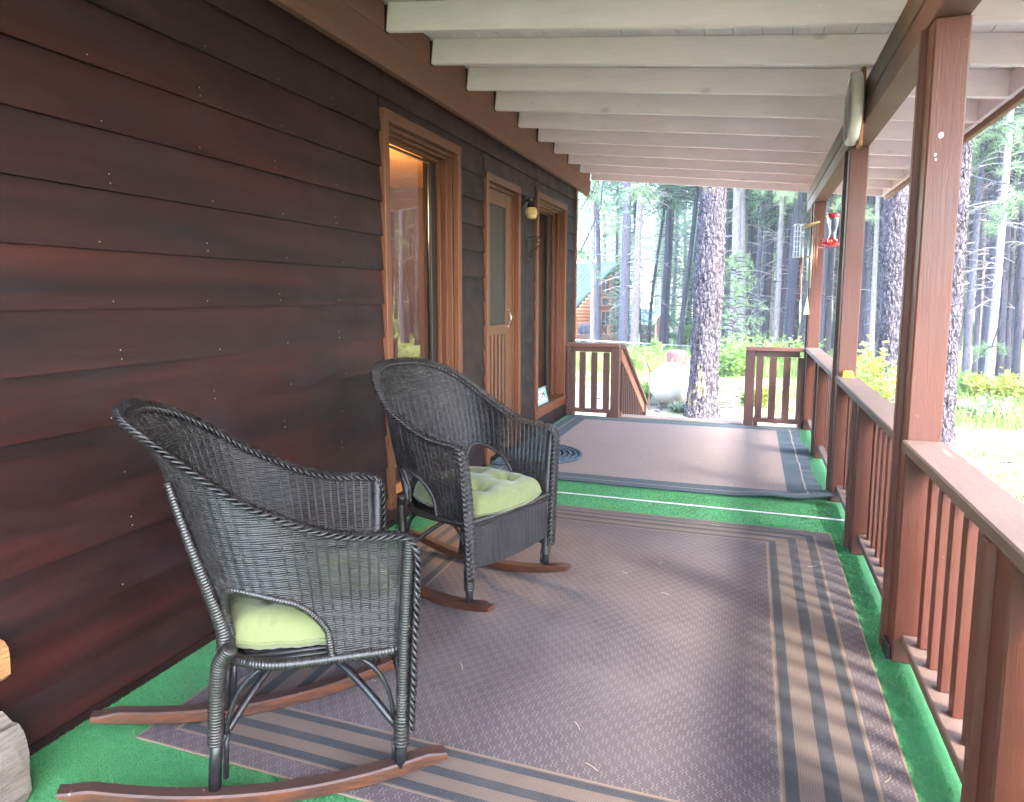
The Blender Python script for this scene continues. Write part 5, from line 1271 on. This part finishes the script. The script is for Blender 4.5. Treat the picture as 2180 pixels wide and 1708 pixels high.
while z < 3.1:
    s0 = 0.
    for s in np.linspace(0, Lw, 80):
        if rake_at(s) > z + .06: s0 = s; break
    else: break
    s1 = Lw; zc = z + r_log * .9; segs = [(s0, s1)]
    for (a, b, c, d_) in WINS:
        A_ = w_at(a, c); B_ = w_at(b, d_); sa = np.dot(A_ - wL, wd_) - .06; sb = np.dot(B_ - wL, wd_) + .02
        if B_[2] - .05 < zc < A_[2] + .05: segs = [x for s_, e_ in segs for x in ((s_, min(e_, sa)), (max(s_, sb), e_)) if x[1] - x[0] > .05]
    for s_, e_ in segs:
        a = wL + wd_ * s_; b = wL + wd_ * e_; a = np.array([a[0], a[1], zc]); b = np.array([b[0], b[1], zc]); MB().tube([a, b], r_log, 8, ref=(0, 0, 1)).build('wall_log', M_log, lh, True)
    z += r_log * 1.82
q0, q1 = wL + np.array([-.1, .25, 0]), wR + np.array([-.0, .25, 0])
pts = [(q0[0], q0[1], -1.4), (q1[0], q1[1], -1.4), (q1[0], q1[1], rake_at(Lw) - .05), (q0[0], q0[1], max(-1.3, rake_at(0)))]; MB().poly_prism(pts, (-.2, 3, 0)).build('house_core', M_soff, lh)
M_gl2 = simple('dark_window_glass', (.03, .05, .05), .06, 0, .3, 1, 0)
for (a, b, c, d_) in WINS:
    A_ = w_at(a, c) + [0, -.10, 0]; B_ = w_at(b, d_) + [0, -.10, 0]; n_ = np.array([wd_[1], -wd_[0], 0]) * .06
    def rect(s0, s1, z0, z1, off, nm, m, par=None):
        p0 = A_ + wd_ * s0; p1 = A_ + wd_ * s1; o = MB().poly_prism([(p0[0], p0[1], z0), (p1[0], p1[1], z0), (p1[0], p1[1], z1), (p0[0], p0[1], z1)], n_ * off).build(nm, m, lh if par is None else None)
        if par is not None: o.parent = par
        return o
    ww = np.dot(B_ - A_, wd_); zt, zb = A_[2], B_[2]
    f_ = rect(-.07, 0, zb - .07, zt + .07, 1.2, 'window', M_winf); rect(ww, ww + .07, zb - .07, zt + .07, 1.2, 'frame', M_winf, f_); rect(0, ww, zt, zt + .07, 1.2, 'frame', M_winf, f_); rect(0, ww, zb - .07, zb, 1.2, 'frame', M_winf, f_)
    rect(0, ww, zb, zt, .3, 'pane', M_gl2, f_)
    if zt - zb > .5: rect(ww * .48, ww * .53, zb, zt, .8, 'mullion', M_winf, f_)
# deck of the log house
dk = thing('house_deck', 'raised brown deck with crossed-bar railing in front of the log house', 'deck', (-5, 39, -1.3))
D0 = at(1224, 722, 37.5); D1 = at(1397, 722, 38.6); D0 = np.array([D0[0], D0[1], 0]); D1 = np.array([D1[0], D1[1], 0]); dv = D1 - D0; DL = np.linalg.norm(dv); dv /= DL; dn = np.array([dv[1], -dv[0], 0])
def dbar(n, s0, s1, z0, z1, th, m, par=None, off=0):
    a = D0 + dv * s0 + dn * off; b = D0 + dv * s1 + dn * off; return MB().poly_prism([(a[0], a[1], z0), (b[0], b[1], z0), (b[0], b[1], z1), (a[0], a[1], z1)], -dn * th).build(n, m, par or dk)
zr_ = float(at(1300, 692, 38)[2]); zf_ = float(at(1300, 712, 38)[2]); zf2 = float(at(1300, 724, 38)[2])
M_orp = painted_wood('deck_post_orange', (.38, .15, .075), 'Z'); M_dkb = painted_wood('deck_beam', (.17, .08, .05), 'X')
dbar('deck_fascia', 0, DL, zf2, zf_, .1, M_dkb); dbar('deck_floor', 0, DL, zf_ - .04, zf_ - .0, 2.2, M_dkb, off=-.11); dbar('top_rail', 0, DL, zr_ - .05, zr_, .09, M_dkb)
for px in (1226, 1259, 1294.5, 1328, 1362, 1395):
    s = (px - 1224) / (1397 - 1224) * DL; p = dbar('deck_post', s - .07, s + .07, zf_ - .1, zr_ + .03, .14, M_orp, off=.04)
    dbar('support_post', s - .07, s + .07, -1.6, zf2, .14, M_orp)
seg_ = DL / 10
for k in range(10):
    a = D0 + dv * (k * seg_ + .1); b = D0 + dv * ((k + 1) * seg_ - .1)
    for z0, z1 in ((zf_ + .05, zr_ - .08), (zr_ - .08, zf_ + .05)): MB().tube([(a[0], a[1], z0), (b[0], b[1], z1)], .022, 4).build('cross_bar', M_iron, dk)
    for q in (a, b): MB().tube([(q[0], q[1], zf_), (q[0], q[1], zr_ - .05)], .02, 4).build('upright', M_iron, dk)
# dark grill on the deck, left
gp = at(1249, 716, 38.6); gr_ = thing('grill', 'dark covered grill standing on the left end of the log house deck', 'grill', (gp[0], gp[1], zf_))
MB().cbox((gp[0] - .42, gp[1] - .25, zf_), (gp[0] + .42, gp[1] + .25, zf_ + .42), .05).build('body', simple('grill_cover', (.05, .06, .09), .7), gr_); MB().cbox((gp[0] - .36, gp[1] - .22, zf_ + .42), (gp[0] + .36, gp[1] + .22, zf_ + .56), .08).build('lid', simple('grill_lid', (.06, .07, .10), .6), gr_)
# second building
h2 = thing('outbuilding', 'low dark red outbuilding with pale green metal roof and porch beside the log house', 'building', (-3, 47, -1.3))
g_pk = at(1413, 658, 45); g_L = at(1388, 693, 44.2); g_R = at(1443, 692, 46); rl = at(1297, 658, 47.5); el = at(1270, 694, 46.4)
M_red2 = painted_wood('outbuilding_red', (.15, .06, .055), 'Z'); r2_ = slab('roof', [g_pk, g_L, el, rl], .08, M_metal, h2)
for i in range(18):
    f = (i + .5) / 18; a = g_pk + (rl - g_pk) * f + [0, 0, .1]; b = g_L + (el - g_L) * f + [0, 0, .1]; o = MB().tube([a, b], .02, 4).build('seam', M_metal); o.parent = r2_
slab('roof', [g_pk, g_R, g_R + (rl - g_pk), rl], .08, M_rim2, h2)
for a, b in ((g_pk, g_L), (g_pk, g_R)): MB().tube([a + [0, -.08, 0], b + [0, -.08, 0]], .085, 4).build('rake_board', M_rim2, h2)
gi = .94; gc = (g_L + g_R) / 2
wl_ = gc + (g_L - gc) * .9; wr_ = gc + (g_R - gc) * .9; MB().poly_prism([(wl_[0], wl_[1] + .15, -1.6), (wr_[0], wr_[1] + .15, -1.6), (wr_[0], wr_[1] + .15, g_R[2] - .05), (g_pk[0], g_pk[1] + .15, g_pk[2] - .12), (wl_[0], wl_[1] + .15, g_L[2] - .05)], (-2.5, 5, 0)).build('wall', M_red2, h2)
c0 = at(1413, 697, 44); c1 = at(1446, 697, 45); MB().poly_prism([tuple(c0), tuple(c1), tuple(at(1462, 712, 43.4)), tuple(at(1414, 712, 42.6))], (0, 0, .06)).build('porch_roof', simple('tan_shingle', (.30, .26, .20), .9, 0, .3, 9), h2)
a, b = at(1414, 713, 42.5), at(1440, 713, 42.8); MB().poly_prism([tuple(a), tuple(b), tuple(b + [0, 0, .14]), tuple(a + [0, 0, .14])], (0, -.05, 0)).build('porch_fascia', M_rim2, h2)
MB().poly_prism([(a[0] + .05, a[1] + 1.2, -1.5), (b[0] - .25, b[1] + 1.2, -1.5), (b[0] - .25, b[1] + 1.2, a[2]), (a[0] + .05, a[1] + 1.2, a[2])], (0, .1, 0)).build('doorway', simple('doorway_dark', (.012, .012, .016), .8), h2)
MB().poly_prism([(b[0] - .24, b[1] + .4, -1.5), (b[0] + .05, b[1] + .4, -1.5), (b[0] + .05, b[1] + .4, a[2]), (b[0] - .24, b[1] + .4, a[2])], (0, .1, 0)).build('porch_wall', painted_wood('porch_panel', (.26, .17, .13), 'Z'), h2)

# ---- chain link fence
fn = thing('chain_link_fence', 'low galvanised chain link fence crossing the yard behind the tall weeds', 'fence', (0, 27, -1.2))
FP = [at(1205, 723, 25.6), at(1380, 732, 26.2), at(1470, 737, 26.6), at(1545, 741, 27), at(1600, 743, 27.4), at(1720, 748, 28)]
FP = np.array(FP); MB().tube(FP, .024, 6, ref=(0, 0, 1)).build('top_rail', M_galv, fn)
mesh_ = MB(); Lf = np.concatenate([[0], np.cumsum(np.linalg.norm(np.diff(FP, axis=0), axis=1))]); fp = lambda s: np.array([np.interp(s, Lf, FP[:, i]) for i in range(3)])
for s in np.arange(.5, Lf[-1], 3.0): q = fp(s); bx('fence_post', (q[0] - .025, q[1] + .01, -1.5), (q[0] + .025, q[1] + .06, q[2] + .04), M_galv, fn)
for s in np.arange(0, Lf[-1] - .9, .09):
    for sg in (0, 1):
        a = fp(s + (.8 if sg else 0)); b = fp(s + (0 if sg else .8)); b = b - [0, 0, .8]; mesh_.tube([a, b], .003, 3, caps=False)
tag(mesh_.build('wire_mesh', M_galv, fn), kind='stuff')

# ---- gas tank
tk = thing('gas_tank', 'white horizontal gas tank on short legs with a rusty brown dome lid', 'tank', (.44, 14.3, -.9))
g = G('tank_white'); p_ = g.co('Object'); s_ = g.sep(world_pos(g)); n_ = g.noise(p_, 5, 5, .65); n3 = g.noise(p_, 30, 4, .7)
low = g.ma('MULTIPLY', g.rng(g.ma('ADD', s_[2], g.ma('MULTIPLY', n_, .30)), -.62, -.42, 1, 0), g.rng(n3, .35, .62)); g.set(color=g.mix(low, (.33, .33, .325), (.18, .12, .075)), rough=.4); M_tank = g.m
Rr = .402; zc = -.405; an = np.linspace(0, math.pi / 2, 12); prof = [(Rr * math.sin(a), -Rr * .72 * math.cos(a)) for a in an] + [(Rr, y) for y in np.linspace(.05, 1.75, 6)] + [(Rr * math.cos(a), 1.8 + Rr * .72 * math.sin(a)) for a in an]
RX = Matrix(((1, 0, 0), (0, 0, 1), (0, -1, 0))); MB().lathe(prof, 48, (.445, 13.55, zc), RX).build('shell', M_tank, tk, True)
M_rust = simple('rusty_lid', (.11, .045, .038), .7, 0, .25, 7); MB().lathe([(.205, .0), (.205, .20), (.19, .235), (.15, .255), (.08, .265), (0, .268)], 32, (.50, 14.10, zc + .37)).build('dome_lid', M_rust, tk, True)
for y in (13.62, 15.2):
    for dx in (-.22, .22): bx('leg', (.445 + dx - .03, y, -.96), (.445 + dx + .03, y + .09, -.70), M_tank, tk)
MB().cbox((.47, 13.42, -.035), (.56, 13.60, -.005), .004).build('lift_lug', M_tank, tk); MB().tube([(.475, 13.47, -.02), (.480, 13.46, .115)], .012, 6).build('gauge_stem', M_tank, tk)
sk_ = thing('stake', 'thin rusty stake left of the gas tank with a black hose looped from its top', 'stake', (.13, 13.0, -.9))
bs = at(1382, 862, 13.2); tp = at(1383, 786, 13.2); MB().tube([tuple(bs - [0, 0, .1]), tuple(tp)], .012, 6).build('rod', M_rust, sk_)
MB().tube(smooth_path([at(1379, 771, 13.2), at(1378, 778, 13.2), at(1384, 789, 13.25), at(1392, 793, 13.4), at(1408, 793, 13.7), at(1420, 789, 14.0), at(1430, 786, 14.1)], 30), .011, 6).build('hose', simple('black_hose', (.02, .03, .035), .5), sk_, True)

# ---- overhead cable and a parked vehicle beyond the near railing
cb = MB(); a, b = at(2050, 368, 11), at(2300, 392, 9); tq = np.linspace(0, 1, 16)[:, None]; P = a * (1 - tq) + b * tq - np.array([0, 0, 1]) * .10 * np.sin(tq * math.pi); cb.tube(P, .010, 6)
tag(cb.build('overhead_cable', simple('cable_black', (.03, .04, .045), .6)), 'dark overhead cable strung from the big right trunk out of the frame', 'cable')
car = thing('parked_car', 'silver blue car corner showing past the near railing at the right frame edge', 'car', (4.4, 3.2, -.85))
g = G('silver_blue_paint'); g.set(color=(.38, .45, .52), rough=.25, metal=.3); g.b.inputs['Coat Weight'].default_value = .6; M_car = g.m; M_tyre = simple('tyre_rubber', (.02, .02, .02), .8)
X0, X1 = 3.36, 5.1
def loft(secs):
    mb = MB(); mb.grid(np.array(secs)); return mb
def car_sec(y, zt, inset, zb=-.55, n=26, p=3.2):
    th_ = np.linspace(0, math.pi, n); cxx = (X0 + X1) / 2; hw = (X1 - X0) / 2 - inset; zm = (zt + zb) / 2; hh = (zt - zb) / 2
    top = [(cxx - hw * np.sign(math.cos(t)) * abs(math.cos(t)) ** (2 / p), y, zb + (zt - zb) * abs(math.sin(t)) ** (2 / p)) for t in th_]; return top
body = [car_sec(y, z, i) for y, z, i in ((5.00, -.30, .30), (4.99, -.05, .16), (4.95, .03, .07), (4.88, .07, .03), (4.5, .10, .01), (4.0, .12, 0), (3.4, .15, 0), (2.0, .17, 0), (.9, .16, .0), (.6, .10, .05), (.5, -.1, .12))]
loft(body).build('body', M_car, car, True)
cab = [car_sec(y, z, i, .12, 20, 4) for y, z, i in ((3.25, .14, .06), (2.95, .44, .14), (2.6, .60, .17), (1.6, .62, .17), (1.1, .45, .14), (.8, .18, .08))]
loft(cab).build('windows', simple('car_glass', (.02, .03, .04), .05, 0, .1, 2, 0), car, True)
for xx in (X0 - .01, X1 - .20):
    for yy in (4.2, 1.35):
        w_ = MB().lathe([(.0, .0), (.26, .0), (.31, .02), (.33, .06), (.33, .15), (.31, .19), (.26, .21), (0, .21)], 28, (xx, yy, -.55), Matrix.Rotation(math.pi / 2, 3, 'Y')).build('wheel', M_tyre, car, True)
for xx in (X0 + .12, X1 - .40): MB().cbox((xx, 4.93, -.16), (xx + .28, 5.015, -.05), .03).build('headlight', simple('lamp_lens', (.6, .65, .7), .1), car)

# ---- grass, weeds, shrubs
g = G('meadow_green'); p_ = world_pos(g); n_ = g.noise(p_, .9, 4, .6); f_ = g.noise(p_, 9, 3, .6)
c_ = g.mix(g.rng(n_, .35, .62), (.11, .22, .05), (.22, .30, .09)); c_ = g.mix(g.rng(f_, .60, .75), c_, (.36, .36, .16)); g.set(color=c_, rough=.7)
tl = g.n('ShaderNodeBsdfTranslucent'); g.l(c_, tl.inputs[0]); mx = g.n('ShaderNodeMixShader'); mx.inputs[0].default_value = .4; g.l(g.b.outputs[0], mx.inputs[1]); g.l(tl.outputs[0], mx.inputs[2]); g.l(mx.outputs[0], g.out.inputs[0]); M_grass = g.m
def blades(n, sampler, h, w, name, mat, lean=.25):
    xy = sampler(n); x, y = xy[:, 0], xy[:, 1]; n = len(x); z = ground_z(x, y); an = rng.uniform(0, 6.28, n); hh = rng.uniform(h[0], h[1], n); L = rng.normal(0, lean, (n, 2)) * hh[:, None]
    a = np.stack([x - w * np.cos(an), y - w * np.sin(an), z], 1); b = np.stack([x + w * np.cos(an), y + w * np.sin(an), z], 1); m = np.stack([x + L[:, 0] * .35, y + L[:, 1] * .35, z + hh * .6], 1); t = np.stack([x + L[:, 0], y + L[:, 1], z + hh], 1)
    a2 = m + (a - a.mean(0) * 0 - np.stack([x, y, z], 1)) * .8; b2 = m + (b - np.stack([x, y, z], 1)) * .8
    V = np.stack([a, b, b2, a2, t], 1).reshape(-1, 3); i = np.arange(n) * 5; Q = np.stack([i, i + 1, i + 2, i + 3], 1); T = np.stack([i + 3, i + 2, i + 4], 1)
    return tag(MB().add(V, Q, T).build(name, mat), kind='stuff')
def clump_sampler(x0, x1, y0, y1, k, sp, keep=None):
    cx_ = rng.uniform(x0, x1, k); cy_ = rng.uniform(y0, y1, k)
    def f(n):
        i = rng.integers(0, k, n); p = np.stack([cx_[i], cy_[i]], 1) + rng.normal(0, sp, (n, 2)); return p[keep(p)] if keep is not None else p
    return f
M_weed = M_grass
blades(42000, clump_sampler(-9, 7, 20.2, 27.5, 900, .22), (.20, .60), .011, 'meadow_grass', M_grass)
blades(9000, clump_sampler(-8, 8, 13.5, 20.5, 160, .22), (.05, .20), .007, 'sparse_grass', M_grass)
blades(26000, clump_sampler(5, 17, 12.2, 17.0, 420, .25, lambda p: (p[:, 1] > 12.3 + .1 * p[:, 0])), (.10, .42), .009, 'bank_grass', M_grass)
blades(30000, clump_sampler(3.0, 14, 4.5, 12.8, 500, .3), (.02, .09), .005, 'yard_grass', simple('dry_grass', (.20, .20, .085), .8, 0, .4, 2))
def leafy(name, label, cat, loc, R, H, n, ls, mat, seed, group=None, stems=9):
    rr = np.random.default_rng(seed); t = thing(name, label, cat, loc, 0, group); mb = MB(); C = []
    for i in range(stems):
        a = rr.uniform(0, 6.28); l = rr.uniform(.2, 1) * R; top = np.array([math.cos(a) * l, math.sin(a) * l, H * rr.uniform(.65, 1)]); tq = np.linspace(0, 1, 6)[:, None]; P = np.array([math.cos(a) * l * .15, math.sin(a) * l * .15, -.05]) * (1 - tq) + top * tq; P[:, :2] *= tq ** .6 + .0; mb.tube(P, np.linspace(.008, .003, 6), 4)
        for k in range(n // stems): s = rr.uniform(.25, 1); j = s * 5; j0 = min(4, int(j)); C.append(P[j0] + (P[j0 + 1] - P[j0]) * (j - j0) + rr.normal(0, R * .12, 3))
    me = mb.mesh('stem'); me.materials.append(simple(name + '_stem', (.16, .14, .07), .8)); link('stem', me, t, local=True)
    C = np.array(C); N = len(C); d = rr.normal(0, 1, (N, 3)); d[:, 2] = np.abs(d[:, 2]) * .5; d /= np.linalg.norm(d, axis=1)[:, None]; s = np.cross(d, rr.normal(0, 1, (N, 3))); s /= np.linalg.norm(s, axis=1)[:, None]; l = ls * rr.uniform(.6, 1.2, (N, 1))
    V = np.stack([C, C + d * l * .5 + s * l * .26, C + d * l, C + d * l * .5 - s * l * .26], 1).reshape(-1, 3); lf = MB().add(V, np.arange(N * 4).reshape(-1, 4)); me = lf.mesh('leaves'); me.materials.append(mat); o = link('leaves', me, t, local=True); o['kind'] = 'stuff'; return t
def leafmat(name, a, b):
    g = G(name); f = g.noise(world_pos(g), 16, 3, .7); c = g.mix(g.rng(f, .35, .65), a, b); g.set(color=c, rough=.5)
    tl = g.n('ShaderNodeBsdfTranslucent'); g.l(c, tl.inputs[0]); mx = g.n('ShaderNodeMixShader'); mx.inputs[0].default_value = .45; g.l(g.b.outputs[0], mx.inputs[1]); g.l(tl.outputs[0], mx.inputs[2]); g.l(mx.outputs[0], g.out.inputs[0]); return g.m
M_leaf = leafmat('bright_leaf', (.11, .24, .045), (.20, .33, .085)); M_leafy = leafmat('yellow_leaf', (.16, .23, .04), (.32, .32, .06)); M_leafg = leafmat('sage_leaf', (.14, .19, .12), (.24, .29, .20))
def gz(p): return (p[0], p[1], float(ground_z(p[0], p[1])))
lab = [('bright green shrub right of the giant pine', 1555, 795, 19, .9, 1.05, M_leaf), ('bright green shrub above the near edge of the weeds right of the giant pine', 1590, 795, 19.5, 1.0, .95, M_leaf), ('bright green shrub behind the right end railing', 1640, 795, 20, 1.2, .95, M_leaf), ('bright green shrub at the far porch post', 1690, 795, 20.5, 1.0, .9, M_leaf),
       ('leafy green weed clump left of the rusty tank lid', 1350, 775, 21.5, .8, .6, M_leaf), ('leafy weed clump behind the black hose', 1385, 770, 22, .7, .7, M_leaf), ('low green weed behind the sloping handrail', 1340, 790, 19.5, .5, .5, M_leaf), ('small weed at the foot of the stake', 1373, 848, 14, .16, .28, M_leaf),
       ('small weed between handrail and stake', 1368, 826, 15, .14, .3, M_leaf), ('small yellowing bush on bare ground right of the giant pine', 1618, 848, 13.6, .32, .38, M_leafy), ('low green tuft beside the yellowing bush', 1590, 840, 14.2, .16, .2, M_leaf), ('weed under the gas tank', 1442, 870, 12.9, .2, .14, M_leafg),
       ('tall leafy shrub with lime leaves behind the near railing', 1860, 850, 8.6, .48, 1.55, M_leafy), ('green shrub under the lime leaves behind the near railing', 1840, 800, 11, .6, 1.1, M_leaf), ('yellow flowering clump on the bank at the right edge', 2085, 870, 13.6, .55, .55, M_leafy), ('larger yellow green clump at the far right of the bank', 2145, 868, 13.4, .8, .6, M_leafy),
       ('pale green clump next to the big right trunk', 2050, 860, 14.2, .5, .6, M_leaf), ('sage grey low clump in front of the yellow flowers', 2105, 905, 12.0, .65, .26, M_leafg), ('second sage grey clump nearer the big trunk', 2060, 905, 12.2, .4, .28, M_leafg), ('round green shrub behind the low outbuilding porch', 1450, 720, 36, .8, 1.3, M_leaf)]
for i, (lb, x, y, d, R, H, m) in enumerate(lab):
    n = int(260 + 900 * min(1, R)); leafy('shrub', lb, 'shrub', gz(at(x, y, d)), R, H, n, .085 + .004 * d * .5, m, 900 + i, stems=10 + int(10 * min(1, R)))
for i, (x, y0, d, H) in enumerate(((1395, 742, 23, 1.55), (1430, 745, 23.5, .9), (1360, 742, 24, 1.1), (1505 - 40, 745, 22.5, .8))):
    lbs = ['tallest mullein spike in the weeds before the log house deck', 'short mullein spike below the outbuilding porch', 'mullein spike left of the tallest one', 'small mullein spike beside the giant pine']
    t = leafy('mullein_plant', lbs[i], 'plant', gz(at(x, y0, d)), .18, H * .6, 260, .16, M_leaf, 950 + i, stems=5)
    sp_ = MB(); zz = np.linspace(0, H, 12); sp_.tube(np.stack([0 * zz, 0 * zz, zz], 1), np.interp(zz, [0, H * .5, H], [.02, .045, .012]), 7); me = sp_.mesh('spike', True); me.materials.append(M_leafg); link('spike', me, t, local=True)
# scattered stones and fallen sticks on the bare yard
mb = MB(); n = 260; X = rng.uniform(-4, 9, n); Y = rng.uniform(9.5, 20, n)
for x, y in zip(X, Y):
    z = float(ground_z(x, y)); a = rng.uniform(0, 6.28); l = rng.uniform(.05, .35); mb.tube([(x, y, z + .01), (x + l * math.cos(a) * .5, y + l * math.sin(a) * .5, z + .02), (x + l * math.cos(a), y + l * math.sin(a), z + .01)], rng.uniform(.004, .012), 4)
tag(mb.build('fallen_sticks', M_barkd), kind='stuff')

# ---- thin haze volume added to lift the black gaps between far trees
HZ = bpy.data.materials.new('added_forest_haze'); HZ.use_nodes = True; t_ = HZ.node_tree; t_.nodes.clear()
o_ = t_.nodes.new('ShaderNodeOutputMaterial'); v_ = t_.nodes.new('ShaderNodeVolumePrincipled'); v_.inputs['Color'].default_value = (.88, .93, 1, 1); v_.inputs['Density'].default_value = .0017; v_.inputs['Anisotropy'].default_value = .3
t_.links.new(v_.outputs[0], o_.inputs['Volume'])
tag(MB().box((-160, -30, -3), (180, 180, 27)).build('haze', HZ), kind='stuff')
SC.cycles.volume_bounces = 0
